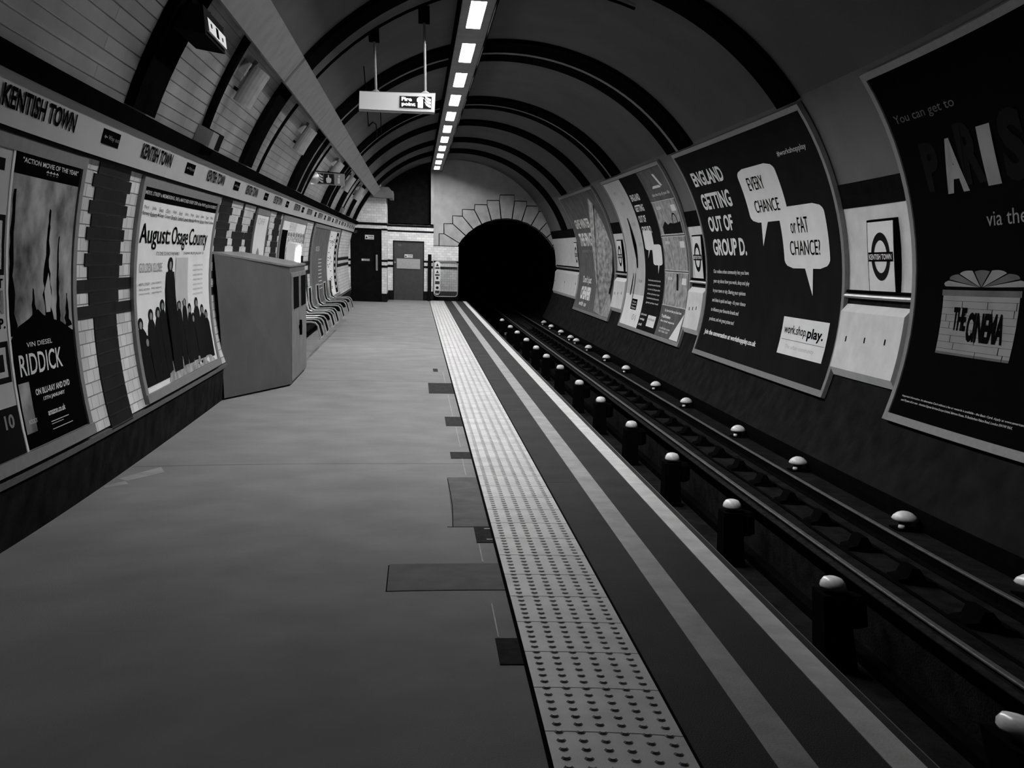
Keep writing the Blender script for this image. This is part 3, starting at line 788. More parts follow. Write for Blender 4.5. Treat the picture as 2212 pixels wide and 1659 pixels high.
wtext(mb, 'or FAT', 15.50, 14.86, 16.3, 13.1, rp-.005); wtext(mb, 'CHANCE?', 15.62, 14.55, 11.6, 8.6, rp-.005)
mb.build('bubble_lettering', ['print_black'], q2)
mb = MB(); wrect(mb, 14.18, 15.80, -4.3, -12.2, rp); mb.build('white_box', ['print_white'], q2)
mb = MB(); wtext(mb, 'work.shop.', 15.70, 14.86, -5.9, -8.3, rp-.002, .01); wtext(mb, 'play.', 14.84, 14.30, -5.9, -8.6, rp-.002, .03); wrect(mb, 14.2, 15.75, -9.0, -9.08, rp-.002)
mb.build('box_lettering', ['print_black'], q2)
mb = MB(); wtext(mb, 'The urban community', 15.55, 14.5, -10.0, -11.1, rp-.002); mb.build('faint_lettering', ['print_pale'], q2)

# triple poster
q3 = rposter(21.1, 27.35, 'framed triple poster: pale strip, speech bubble strip and three travel pictures')
mb = MB(); wrect(mb, 25.2, 27.27, 35.9, -17.0, rp+.002); mb.build('pale_sheet', ['print_pale'], q3)
mb = MB(); wrect(mb, 25.2, 27.27, -5.5, -17.0, rp+.001); mb.build('white_strip', ['print_white'], q3)
mb = MB()
wpoly(mb, [(26.3,22),(26.2,22),(25.95,12),(26.0,4),(26.15,4),(26.1,12)], rp); wpoly(mb, [(26.55,2),(26.5,2),(26.7,-6),(26.8,-6)], rp); wpoly(mb, [(26.3,2),(26.25,2),(26.4,-7),(26.46,-7)], rp)
wrect(mb, 25.78, 26.45, -7.1, -11.0, rp)
mb.build('dark_silhouettes', ['print_black'], q3)
mb = MB()
for k in range(3): wtext(mb, ['Visit','Explore','Finland'][k], 26.35, 25.88, -7.7-k*1.05, -8.5-k*1.05, rp-.002)
mb.build('box_lettering', ['print_white'], q3)
mb = MB()
for k, (y_, a_, s_) in enumerate(((26.6,32,'WINTER'),(26.3,28,'SKI'),(25.9,20,'SNOW'),(25.7,13,'2014'),(25.9,0,'FROM'))): wtext(mb, s_, y_, y_-.35, a_, a_-1.2, rp)
wtext(mb, '01', 26.0, 25.6, -12.5, -14.6, rp); mb.build('grey_lettering', ['print_mid'], q3)
mb = MB()
for k, (s_, l) in enumerate((('ENGLAND',.92),('GETTING',.9),('OUT OF',.72),('GROUP D.',1.0))):
    wtext(mb, s_, 25.0, 25.0-l, 29.6-k*3.75, 27.2-k*3.75, rp, .03)
for k in range(6): wtext(mb, ['Our online urban community lets you have','your say about how you work, shop and play','in your town or city. Sharing your opinions',"and ideas is quick and easy - it's your","favourite brands and products, and win",'great prizes too!'][k], 24.85, 23.62-.0*k, .5-k*1.5, -.3-k*1.5, rp, .01)
for k in range(3): wtext(mb, ['Join the conversation','at workshopplay','.co.uk'][k], 25.1, 24.5+.12*k, -11.2-k*1.7, -12.2-k*1.7, rp, .03)
mb.build('white_lettering', ['print_white'], q3)
mb = MB(); wbubble(mb, 24.1, 25.02, 16.9, 10.3, rp+.001); wpoly(mb, [(24.68,10.4),(24.55,10.4),(24.82,7.5)], rp+.001); mb.build('speech_bubble', ['print_white'], q3)
mb = MB(); wbubble(mb, 23.42, 24.32, 12.1, 5.3, rp); wpoly(mb, [(23.85,5.4),(23.72,5.4),(23.86,2.5)], rp); mb.build('speech_bubble', ['print_white'], q3)
mb = MB(); wrect(mb, 23.55, 24.32, -11.4, -15.2, rp); mb.build('white_box', ['print_white'], q3)
mb = MB(); wtext(mb, 'work.shop.play.', 24.27, 23.6, -12.2, -13.3, rp-.002); mb.build('box_lettering', ['print_black'], q3)
mb = MB(); wrect(mb, 21.18, 23.28, 35.9, -17.0, rp+.002); mb.build('travel_sheet', ['print_grey'], q3)
mb = MB()
for a_, b_ in ((25.4,15.0),(14.3,4.0),(3.3,-7.0)): wrect(mb, 21.3, 23.2, a_, b_, rp+.0005)
mb.build('travel_pictures', ['print_photo'], q3)
mb = MB()
for a_ in (25.55, 14.95, 14.35, 4.0, 3.4, -7.0): wrect(mb, 21.24, 23.25, a_+.08, a_-.08, rp-.0005)
wtext(mb, 'take the trip of your life', 22.9, 21.4, 28.2, 26.9, rp); wpoly(mb, [(22.1,34.0),(21.95,34.0),(21.70,30.0),(21.85,30.0)], rp); wpoly(mb, [(22.5,30.4),(21.95,30.4),(21.85,29.6),(22.6,29.6)], rp)
wtext(mb, 'So, how long have you been here', 22.9, 21.5, -8.1, -9.2, rp, .02); wtext(mb, 'TrailFinders', 23.1, 22.3, -10.0, -11.0, rp, .03); wtext(mb, 'the travel experts', 23.1, 21.9, -11.6, -12.5, rp, .02)
wtext(mb, 'trailfinders.com', 23.0, 22.1, -13.9, -14.6, rp); wtext(mb, '020 7368 1200', 23.0, 22.2, -15.0, -15.6, rp)
for k in range(3): wtext(mb, ['USA','SPAIN','ASIA'][k], 22.95, 22.55, 24.0-k*11, 23.0-k*11, rp-.001, .02); wrect(mb, 21.4, 21.75, 23.8-k*11, 21.9-k*11, rp-.001)
wpoly(mb, [(21.26,-8.5),(21.26,-16.9),(21.95,-16.9)], rp-.001)
mb.build('white_lettering', ['print_white'], q3)
mb = MB(); wpoly(mb, [(22.9,17.5),(22.6,19.2),(22.4,18.0),(22.2,18.5),(21.9,18.2),(21.35,18.6),(21.35,15.2),(22.9,15.2)], rp-.0008)
for k in range(18): t_ = PI*k/17; mb.face([cp(21.75+.22*math.cos(t_), 18.2+3.2*math.sin(t_), rp-.001), cp(21.75+.17*math.cos(t_), 18.2+2.7*math.sin(t_), rp-.001), cp(21.75+.17*math.cos(t_+PI/17), 18.2+2.7*math.sin(t_+PI/17), rp-.001), cp(21.75+.22*math.cos(t_+PI/17), 18.2+3.2*math.sin(t_+PI/17), rp-.001)])
wpoly(mb, [(22.2,3.0),(22.05,3.0),(22.0,-2.0),(22.15,-2.0)], rp-.001)
mb.build('dark_shapes', ['print_dark'], q3)

# far poster
q4 = rposter(28.9, 35.3, 'framed poster farthest along the right wall, dark with white headline beside a pale picture', 'print_grey')
mb = MB(); wtext(mb, 'GIVE WINTER', 34.6, 31.8, 24.8, 20.4, rp, .03); wtext(mb, 'THE FINGER', 34.6, 31.6, 18.3, 12.2, rp, .04)
wtext(mb, "Don't just", 34.4, 32.8, -1.4, -5.6, rp, .02); wtext(mb, 'CHEAPER', 34.5, 32.6, -6.3, -12.4, rp, .06); wtext(mb, 'with us', 34.4, 33.0, -13.3, -15.4, rp, .02)
mb.build('white_lettering', ['print_white'], q4)
mb = MB(); wtext(mb, 'sunshine breaks from our airport', 34.5, 31.7, 11.0, 8.6, rp, .02); mb.build('grey_lettering', ['print_mid'], q4)
mb = MB(); wpoly(mb, [(30.3,33),(30.0,30),(30.2,22),(30.9,12),(31.3,6),(31.4,-16),(30.2,-16.9),(28.98,-16.9),(28.98,-12),(29.6,-6),(29.3,4),(29.2,12),(29.6,20),(29.9,27)], rp); mb.build('pale_picture', ['print_photo'], q4)
mb = MB(); wpoly(mb, [(30.6,6.5),(31.3,5.8),(31.3,2.6),(30.4,1.0)], rp-.001); wpoly(mb, [(29.25,10),(29.8,8),(29.9,2),(29.5,-3),(29.9,-8),(29.5,-9),(29.1,0)], rp-.001); wpoly(mb, [(30.7,-8),(31.2,-10),(31.2,-12),(30.6,-9.5)], rp-.001)
mb.build('dark_shapes', ['print_dark'], q4)

# ------------------------------------------------------------------ roundels, pipes and white panels between the posters
def roundel(yc, label):
    """station name sign fixed against the curved wall"""
    am = ROA
    t = thing('roundel_sign', label, 'sign', cp(yc, am, R-.03), 'station name signs on the wall across the track')
    o = Vector(cp(yc, am, R-.055)); th = math.radians(am)
    nrm = Vector((-math.cos(th), 0, -math.sin(th))); upv = Vector((-math.sin(th), 0, math.cos(th))); rt = Vector((0, -1, 0))
    def pt(u, v, d): return tuple(o + rt*u + upv*v + nrm*d)
    def slab(u0, u1, v0, v1, d0, d1):
        return MB().hexa([pt(u0,v0,d0), pt(u1,v0,d0), pt(u1,v1,d0), pt(u0,v1,d0), pt(u0,v0,d1), pt(u1,v0,d1), pt(u1,v1,d1), pt(u0,v1,d1)])
    slab(-RW/2-.02, RW/2+.02, -RH/2-.02, RH/2+.02, -.05, .003).build('backing_frame', ['black'], t)
    slab(-RW/2, RW/2, -RH/2, RH/2, 0, .005).build('white_board', ['white'], t)
    mb = MB(); n = 44; ro, ri = .222, .150
    for k in range(n):
        t0, t1 = 2*PI*k/n, 2*PI*(k+1)/n
        mb.face([pt(ri*math.cos(t0), ri*math.sin(t0), .0065), pt(ro*math.cos(t0), ro*math.sin(t0), .0065), pt(ro*math.cos(t1), ro*math.sin(t1), .0065), pt(ri*math.cos(t1), ri*math.sin(t1), .0065)])
    mb.build('ring', ['print_dark'], t)
    slab(-.285, .285, -.043, .043, .006, .009).build('name_bar', ['print_black'], t)
    mb = MB(); vs, fs = glyphs('KENTISH TOWN', .02)
    for f in fs: mb.face([pt(-.265+.53*vs[i][0], -.026+.052*vs[i][1], .0105) for i in f])
    mb.build('lettering', ['print_white'], t)
    split_kids(t)
    return t
r0 = roundel(12.86, 'framed KENTISH TOWN roundel sign nearest on the right wall'); rb = Vector(r0.location)
for dy, lb in ((7.60, 'KENTISH TOWN roundel sign between the speech bubble poster and the triple poster'), (15.25, 'KENTISH TOWN roundel sign between the triple poster and the far poster'), (22.9, 'KENTISH TOWN roundel sign beside the tunnel mouth')):
    dup(r0, rb+Vector((0, dy, 0)), lb)
gaps = [(12.2, 13.83), (19.98, 21.1+.02), (27.35, 28.9), (35.3, 41.2)]
desc = ['nearest, beside the black poster', 'between the speech bubble poster and the triple poster', 'between the triple poster and the far poster', 'beside the tunnel mouth']
for (a, b_), d in zip(gaps, desc):
    t = thing('bulging_panel', 'white rounded wall panel %s' % d, 'panel', cp((a+b_)/2, -13, R), 'white rounded panels between the right wall posters')
    mb = MB(); y0_, y1_ = a+.03, b_-.03
    nn = 10
    for i in range(nn):
        b0 = -.35-(13.1)*i/nn; b1 = -.35-13.1*(i+1)/nn
        def rr(bb): 
            u = (-.35-bb)/13.1; return R-.02-.055*min(1, math.sqrt(max(0, 1-(max(0, .12-u)/.12)**2)))*min(1, math.sqrt(max(0, 1-(max(0, u-.94)/.06)**2)))
        mb.face([cp(y0_,b0,rr(b0)), cp(y1_,b0,rr(b0)), cp(y1_,b1,rr(b1)), cp(y0_,b1,rr(b1))])
        mb.face([cp(y0_,b0,rr(b0)), cp(y0_,b1,rr(b1)), cp(y0_,b1,R), cp(y0_,b0,R)]); mb.face([cp(y1_,b0,rr(b0)), cp(y1_,b1,rr(b1)), cp(y1_,b1,R), cp(y1_,b0,R)])
    mb.face([cp(y0_,-.35,R-.02), cp(y1_,-.35,R-.02), cp(y1_,-.35,R), cp(y0_,-.35,R)]); mb.face([cp(y0_,-13.45,R-.02), cp(y1_,-13.45,R-.02), cp(y1_,-13.45,R), cp(y0_,-13.45,R)])
    mb.build('shell', ['panel'], t)
    mb = MB()
    for k in range(3):
        y = a+.35+k*(b_-a-.65)/2; mb.cbox(y, y+.012, -5.6-.25*k, -6.6-.25*k, R-.082, R-.06, 1)
    mb.build('slot', ['black'], t); split_kids(t)
for k, ((a, b_), d) in enumerate(zip(gaps, desc)):
    mb = MB().tube([(4.44, a, 1.155), (4.44, b_, 1.155)], .022, 8)
    tag(mb.build('wall_pipe', ['steel']), 'pale pipe above the white panel %s' % d, 'pipe', 'pipe runs above the white panels')
for (a, b_), d in zip(gaps, desc):
    tag(MB().tube([(4.448, a+.01, 1.20), (4.448, b_-.01, 1.20)], .016, 6).build('wall_cable', ['black']), 'black cable above the white panel %s' % d, 'cable', 'black cables along the right wall')

# ================================================================== PLATFORM MARKINGS
tac = MB(); rnd = random.Random(2)
tac.box(.467, .918, Y0, 41.62, .0005, .006)
dm = MB(); sp = .0665
for j in range(int((41.5-3.0)/sp)):
    y = 3.0+j*sp
    if (j % 6) == 0: pass
    for i in range(6):
        x = .467+.045+i*.0722; s = 8 if y < 20 else 5
        c0 = [(x+.017*math.cos(2*PI*k/s), y+.017*math.sin(2*PI*k/s), .006) for k in range(s)]
        c1 = [(x+.010*math.cos(2*PI*k/s), y+.010*math.sin(2*PI*k/s), .012) for k in range(s)]
        i0 = len(dm.v); dm.v += c0+c1
        for k in range(s): dm.f.append((i0+k, i0+(k+1) % s, i0+s+(k+1) % s, i0+s+k)); dm.m.append(0); dm.uv.append([(0,0)]*4)
        dm.f.append(tuple(range(i0+s, i0+2*s))); dm.m.append(0); dm.uv.append([(0,0)]*s)
tp = thing('tactile_strip', 'pale studded tactile paving strip running along the platform', 'tactile paving', (.69, 6, 0))
tac.build('paving', ['tact'], tp)
me = bpy.data.meshes.new('studs'); me.from_pydata([(v[0]-.69, v[1]-6, v[2]) for v in dm.v], [], dm.f); me.materials.append(M['tact'])
so = bpy.data.objects.new('studs', me); COL.objects.link(so); so.parent = tp; so['kind'] = 'stuff'
jn = MB()
y = 3.2
while y < 41: jn.box(.467, .918, y, y+.005, .0062, .0066); y += .40
jn.build('joints', ['asph_patch'], tp)['kind'] = 'stuff'
MB().box(.452, .467, Y0, 41.6, .0004, .0045).box(.918, .930, Y0, 41.6, .0004, .0045).build('edge_joints', ['near_black'], tp)
tag(MB().box(1.163, 1.288, Y0, 41.62, .0004, .003).build('platform_line', ['line2']), 'narrow pale painted line between the tactile strip and the platform edge', 'painted line')
tag(MB().box(1.512, 1.618, Y0, 41.65, .0004, .004).build('platform_line', ['line']), 'bright white painted line along the platform edge', 'painted line')
def patch(name, x0, x1, y0, y1, m, label, cat, h=.004, screws=False):
    o = MB().box(x0, x1, y0, y1, .0002, h)
    if not screws: return tag(o.build(name, [m]), label, cat)
    t = thing(name, label, cat, ((x0+x1)/2, (y0+y1)/2, 0)); o.build('plate', [m], t)
    for yy in (y0+.06, y1-.07): MB().box(x1-.045, x1-.012, yy, yy+.012, h, h+.002).build('screw', ['line'], t)
    return t
patch('access_cover', .17, .465, 14.6, 15.74, 'cover', 'large dark floor cover beside the tactile strip, farthest big one', 'floor cover')
patch('access_cover', .30, .462, 11.87, 12.52, 'cover', 'dark square floor cover beside the tactile strip, second big one from the far end', 'floor cover')
patch('access_cover', .295, .462, 9.99, 10.31, 'cover', 'small dark floor cover beside the tactile strip, midway', 'floor cover')
patch('access_cover', .362, .465, 7.106, 7.51, 'cover', 'dark floor cover with two bright screws beside the tactile strip', 'floor cover', screws=True)
patch('access_cover', .36, .465, 5.06, 5.38, 'cover', 'nearest dark floor cover beside the tactile strip', 'floor cover')
patch('access_cover', .253, .315, 17.26, 17.67, 'cover', 'tiny dark floor cover, the farthest beside the tactile strip', 'floor cover')
patch('floor_patch', .245, .465, 7.515, 9.16, 'asph_patch', 'darker resurfaced floor rectangle beside the tactile strip', 'floor patch', .0015)
patch('floor_patch', -.10, .465, 6.13, 6.64, 'asph_patch', 'wide darker resurfaced floor rectangle nearest the viewer', 'floor patch', .0015)
seams = MB()
for (x, a, b_) in ((.384,10.57,11.84),(.379,9.24,9.99),(.37,6.67,7.08),(.372,5.4,5.9),(.376,12.55,14.5),(.376,15.8,17.2)): seams.box(x, x+.006, a, b_, .0002, .0022)
seams.build('floor_seam', ['line2'], bpy.data.objects['floor'])
seams = MB()
seams.prism([(.250,9.1),(.256,8.6),(.258,8.1),(.245,7.52),(.240,7.52),(.253,8.1),(.251,8.6),(.245,9.1)], 'z', .0002, .002)
seams.box(-.105, -.10, 6.13, 6.62, .0002, .002); seams.box(-.105, .465, 6.125, 6.13, .0002, .002); seams.box(.21, .465, 7.508, 7.514, .0002, .002)
seams.build('floor_seam', ['near_black'], bpy.data.objects['floor'])
seams = MB()
for y in (9.0, 13.1, 18.0, 23.5): seams.box(.93, 1.163, y, y+.012, .0002, .001)
for y in (9.75, 15.9, 21.3, 27.0): seams.box(-1.87, .45, y, y+.006, .0002, .0008)
seams.build('floor_seam', ['asph'], bpy.data.objects['floor'])
# pale patches painted in for a floor reflection by the wall
tag(MB().prism([(-1.86,9.30),(-1.70,9.72),(-1.64,9.5),(-1.79,9.2)], 'z', .0002, .001).prism([(-1.88,9.05),(-1.80,9.2),(-1.76,9.08),(-1.86,8.98)], 'z', .0002, .001).build('painted_reflection', ['line2']), 'pale painted reflection on the floor by the left skirting', 'reflection')
# platform nosing strip
tag(MB().box(1.655, 1.672, Y0, END-.1, -.035, -.012).build('nosing_strip', ['trim']), 'thin metal strip along the lip of the platform edge', 'edge strip')

# ================================================================== STEEL CABINET
cb = thing('steel_cabinet', 'large grey steel cabinet standing against the left wall', 'cabinet', (-1.6, 15.6, 0))
A = [(-1.895,13.5,1.455), (-1.372,15.2,1.335), (-1.372,15.2,.02), (-1.862,13.75,.02)]
B = [(-1.895,15.5,1.455), (-1.372,17.2,1.335), (-1.372,17.2,.02), (-1.862,15.75,.02)]
mb = MB(); mb.face(A); mb.face(B[::-1])
for i in range(4):
    j = (i+1) % 4; mb.face([A[i], B[i], B[j], A[j]])
mb.build('carcass', ['grey_steel'], cb)
mb = MB(); T0 = [(-1.91,13.46,1.457), (-1.362,15.17,1.337), (-1.362,17.23,1.337), (-1.91,15.54,1.457)]
mb.hexa(T0+[(p[0], p[1], p[2]+.02) for p in T0]); mb.build('lid', ['tray'], cb)
for (a, b_) in ((15.24, 16.19), (16.21, 17.16)):
    d = MB().box(-1.372, -1.358, a, b_, .05, 1.27).build('door', ['tray'], cb)
    MB().box(-1.357, -1.352, a+.12, b_-.10, .86, 1.22).build('window', ['near_black'], d)
    MB().box(-1.357, -1.349, a+.08, a+.11, .84, 1.24).build('window_trim', ['steel'], d)
MB().box(-1.357, -1.335, 16.10, 16.30, .60, .64).box(-1.357, -1.33, 16.19, 16.22, .52, .70).build('handle', ['black'], cb)
MB().box(-1.80, -1.38, 15.3, 17.1, 0, .03).build('plinth', ['near_black'], cb)

# glowing panel added for an unexplained glare beyond the cabinet
hp_ = thing('glare_panel', 'glowing stand-in for a glare on the left wall beyond the cabinet', 'glare panel', (-1.84, 21.2, 1.5))
MB().cbox(20.5, 21.9, 170.6, 177.6, R-.13, R-.014).build('housing', ['white'], hp_)
MB().cbox(20.9, 21.5, 171.6, 176.0, R-.14, R-.13).build('glare_face', ['glow'], hp_)
MB().cbox(21.6, 21.75, 174, 177, R-.16, R-.13, 1).build('dark_block', ['black'], hp_)

# ================================================================== WIRE SEATS
def seat(label, first=[None]):
    t = thing('wire_seat', label, 'seat', (-1.84, 0, .2), 'wire mesh platform seats on the left wall')
    # frame: back top rail, sides, waterfall front
    prof = [(-1.80,.86),(-1.79,.62),(-1.76,.52),(-1.70,.485),(-1.46,.50),(-1.405,.49),(-1.37,.45),(-1.33,.30),(-1.345,.26)]
    for y in (-.30, .30):
        MB().tube([(x, y, z) for x, z in prof], .013, 6).build('side_rail', ['wire'], t)
    wv = MB()
    for k in range(1, 6):
        y = -.30+k*.10; wv.tube([(x, y, z) for x, z in prof], .004, 4, cap=False)
    for i in range(len(prof)-1):
        if i % 2 == 0:
            x, z = prof[i]
            wv.tube([(x,-.30,z),(x,.30,z)], .004, 4, cap=False)
    wv.build('wire_mesh', ['near_black'], t)
    MB().tube([(-1.80,-.30,.86),(-1.80,.30,.86)], .013, 6).tube([(-1.345,-.30,.26),(-1.345,.30,.26)], .013, 6).build('end_rail', ['wire'], t)
    return t
ws = seat('wire mesh seat nearest the cabinet')
sy = [(19.6,'wire mesh seat nearest the cabinet, mostly hidden behind it'), (20.75,'wire mesh seat second from the cabinet'), (22.3,'wire mesh seat third from the cabinet'), (23.5,'wire mesh seat fourth from the cabinet, with a clear curved front'),
      (25.3,'wire mesh seat fifth from the cabinet'), (27.2,'wire mesh seat farthest from the cabinet but one'), (29.0,'wire mesh seat farthest from the cabinet')]
split_kids(ws); ws.location = (-1.84, sy[0][0], .2); ws['label'] = sy[0][1]
for y, lb in sy[1:]: dup(ws, (-1.84, y, .2), lb)
bm_ = thing('seat_beam', 'dark beam on wall brackets that carries the wire seats', 'beam', (-1.7, 24, .4))
MB().tube([(-1.60,19.2,.42),(-1.60,29.4,.42)], .035, 8).build('beam', ['near_black'], bm_)
for y in (20.2, 22.9, 24.9, 26.1, 28.0):
    MB().box(-1.88, -1.60, y-.03, y+.03, .34, .42).build('bracket', ['near_black'], bm_)
for y in (22.9, 26.0, 27.7): MB().lathe([(.001,-.02),(.06,-.02),(.06,.02),(.001,.02)], (-1.45, y, .40), 'y', 12).build('end_disc', ['black'], bm_)
MB().tube([(-1.60,22.9,.42),(-1.45,22.9,.40)], .02, 6).tube([(-1.60,26.0,.42),(-1.45,26.0,.40)], .02, 6).tube([(-1.60,27.7,.42),(-1.45,27.7,.40)], .02, 6).build('arm', ['near_black'], bm_)

# ================================================================== HANGING ILLUMINATED SIGN
FY = 15.3
hs = thing('hanging_sign', 'illuminated hanging sign box reading Fire point with an extinguisher symbol', 'sign', (-.17, FY, 3.2))
MB().hexa([(-.594,FY+.01,3.047),(.229,FY,3.065),(.229,FY+.16,3.065),(-.594,FY+.17,3.047),(-.580,FY+.01,3.234),(.241,FY,3.264),(.241,FY+.16,3.264),(-.580,FY+.17,3.234)]).build('case', ['frame'], hs)
bx0, bx1, z0, z1 = -.585, .231, 3.056, 3.247
mb = MB(); mb.face([(-.589,FY-.004,3.055),(.226,FY-.012,3.072),(.236,FY-.012,3.256),(-.577,FY-.004,3.227)]); mb.build('lit_face', ['backlit'], hs)
MB().hexa([(-.155,FY-.018,3.095),(.190,FY-.020,3.10),(.190,FY-.014,3.10),(-.155,FY-.013,3.095),(-.150,FY-.018,3.212),(.198,FY-.020,3.222),(.198,FY-.014,3.222),(-.150,FY-.013,3.212)]).build('dark_panel', ['print_dark'], hs)
mb = MB(); ftext(mb, 'Fire', -.130, -.020, 3.165, 3.203, FY-.024, .03); ftext(mb, 'point', -.130, .018, 3.108, 3.152, FY-.024, .03); mb.build('lettering', ['backlit_bright'], hs)
mb = MB(); mb.prism([(.045,3.105),(.098,3.105),(.102,3.165),(.100,3.190),(.085,3.202),(.112,3.196),(.108,3.208),(.085,3.212),(.058,3.210),(.038,3.195),(.036,3.165),(.042,3.165),(.048,3.188)], 'y', FY-.026, FY-.022); mb.build('extinguisher_symbol', ['backlit_bright'], hs)
mb = MB()
for k in range(3):
    z = 3.112+k*.032; mb.prism([(.186,z),(.186,z+.022),(.160,z+.030),(.132,z+.045),(.120,z+.055),(.135,z+.022),(.160,z+.006)], 'y', FY-.026, FY-.022)
mb.build('flame_symbol', ['backlit_bright'], hs)
for x, zb, zt in ((-.405,3.24,4.00),(.13,3.26,4.10)):
    MB().tube([(x,FY+.08,zb),(x,FY+.08,zt)], .014, 10).build('hanging_pole', ['frame'], hs)
    MB().lathe([(.05,0),(.05,.01),(.02,.03)], (x,FY+.08,zb-.005), 'z', 12).build('collar', ['frame'], hs)
o = MB().box(-.46, -.35, FY+.02, FY+.14, 3.72, 3.86).build('junction_box', ['black'], hs)
o = MB().box(.07, .19, FY+.02, FY+.14, 3.93, 4.08).build('junction_box', ['black'], hs)
tag(MB().tube([(-.55,17.0,3.03),(-.50,17.0,3.08),(-.46,17.0,3.06),(-.45,17.0,2.98),(-.46,17.0,2.90)], .008, 6).tube([(-.40,17.0,3.2),(-.40,17.0,2.97)], .006, 6).tube([(-.40,17.0,3.2),(-.45,17.0,3.75)], .006, 6).tube([(-.55,17.0,3.03),(-.58,17.0,3.68)], .006, 6).build('loose_cable', ['black']), 'loose black cable ends dangling below the hanging illuminated sign', 'cable')

# wall mounted pictogram sign with its convex mirror
ws2 = thing('pictogram_sign', 'wall bracket sign with flame, hand and information pictograms', 'sign', (-1.3, 21.0, 2.6))
MB().box(-1.62, -1.056, 21.0, 21.08, 2.495, 2.665).build('case', ['frame'], ws2)
MB().box(-1.55, -1.365, 20.99, 21.0, 2.508, 2.652).box(-1.357, -1.212, 20.99, 21.0, 2.508, 2.652).build('dark_panel', ['print_dark'], ws2)
MB().box(-1.204, -1.068, 20.99, 21.0, 2.508, 2.652).build('grey_panel', ['print_mid'], ws2)
mb = MB(); mb.prism([(-1.315,2.52),(-1.265,2.52),(-1.25,2.55),(-1.25,2.585),(-1.28,2.60),(-1.283,2.635),(-1.298,2.635),(-1.30,2.60),(-1.325,2.585),(-1.325,2.55)], 'y', 20.984, 20.989)
for k in range(3):
    z = 2.515+k*.04; mb.prism([(-1.37,z),(-1.37,z+.022),(-1.40,z+.035),(-1.43,z+.055),(-1.42,z+.025),(-1.40,z+.008)], 'y', 20.984, 20.989)
mb.lathe([(.001,-.003),(.015,-.003),(.015,.001),(.001,.001)], (-1.133, 20.987, 2.625), 'y', 12); mb.prism([(-1.16,2.52),(-1.125,2.52),(-1.125,2.60),(-1.155,2.60)], 'y', 20.984, 20.989)
mb.build('pictograms', ['print_pale'], ws2)
MB().tube([(-1.62,21.04,2.67),(-1.50,21.04,2.68),(-1.05,21.04,2.672)], .008, 6).build('bracket_rail', ['black'], ws2)
cm = MB(); cm.lathe([(.004,-.055),(.04,-.05),(.07,-.038),(.092,-.018),(.10,0),(.10,.012),(.02,.02)], (-1.51, 20.86, 2.575), 'y', 20)
t = thing('convex_mirror', 'round pale convex mirror in front of the pictogram sign', 'mirror', (-1.51, 20.86, 2.575)); cm.build('mirror_dome', ['steel'], t, smooth=True)
MB().tube([(-1.53,20.88,2.60),(-1.60,20.9,2.66)], .012, 6).build('mirror_arm', ['black'], t)

# ================================================================== END DOORS, POST, GATE
def door(num, x0, x1, y, z1, m):
    d = MB().box(x0, x1, y+.03, y+.08, .0, z1).build('door_%d' % num, [m]); tag(d, kind='structure'); return d
d1 = door(1, -1.86, -.965, 39.5, 2.13, 'near_black')
MB().box(-1.86, -1.845, 39.49, 39.58, 0, 2.13).box(-.98, -.965, 39.49, 39.58, 0, 2.13).box(-1.86, -.965, 39.49, 39.58, 2.115, 2.13).build('door_frame', ['near_black'], d1)
MB().tube([(-1.11,39.47,.92),(-1.11,39.47,1.38)], .03, 8).build('door_handle', ['steel'], d1)
n_ = MB().box(-1.44, -1.185, 39.52, 39.53, 1.815, 1.94).build('notice_plate', ['white'], d1)
mb = MB(); mb.prism([(-1.43,1.84),(-1.36,1.84),(-1.395,1.91)], 'y', 39.517, 39.519); ftext(mb, 'DANGER', -1.34, -1.2, 1.88, 1.92, 39.517, .03); ftext(mb, 'ELECTRICITY', -1.34, -1.2, 1.83, 1.86, 39.517, .02); mb.build('notice_print', ['print_black'], n_)
n_ = MB().box(-1.55, -1.31, 39.52, 39.53, 1.185, 1.255).build('notice_plate', ['print_mid'], d1)
mb = MB().box(-1.54, -1.49, 39.515, 39.52, 1.195, 1.245); ftext(mb, 'KEEP SHUT', -1.48, -1.32, 1.20, 1.24, 39.517, .02); mb.build('notice_print', ['print_white'], n_)
mb = MB(); ftext(mb, 'S37', -1.76, -1.66, 1.98, 2.05, 39.525, .0); mb.build('door_number', ['print_mid'], d1)
d2 = door(2, -.67, .29, 41.5, 1.825, 'door_grey')
MB().box(-.67, -.645, 41.49, 41.6, 0, 1.825).box(.265, .29, 41.49, 41.6, 0, 1.825).box(-.67, .29, 41.49, 41.6, 1.80, 1.825).build('door_frame', ['near_black'], d2)
MB().box(-.555, .165, 41.50, 41.53, .975, 1.28).build('door_push_plate', ['steel'], d2)
n_ = MB().box(-.315, -.065, 41.515, 41.53, 1.31, 1.415).build('notice_plate', ['white'], d2)
mb = MB(); mb.prism([(-.305,1.33),(-.245,1.33),(-.275,1.39)], 'y', 41.510, 41.513); ftext(mb, 'DANGER', -.22, -.08, 1.37, 1.40, 41.511, .03); ftext(mb, 'NO ENTRY', -.22, -.08, 1.325, 1.35, 41.511, .02); mb.build('notice_print', ['print_black'], n_)
mb = MB(); ftext(mb, '03', -.50, -.42, 1.66, 1.72, 41.528, .0); mb.build('door_number', ['print_mid'], d2)
MB().tube([(-.61,41.46,1.16),(-.61,41.52,1.16)], .025, 8).tube([(-.63,41.46,1.16),(-.58,41.46,1.16)], .012, 6).build('door_lock', ['steel'], d2)
tag(MB().box(.405, .515, 41.18, 41.30, 0, 1.44).build('steel_post', ['near_black']), 'dark upright post between the grey door and the end gate', 'post')
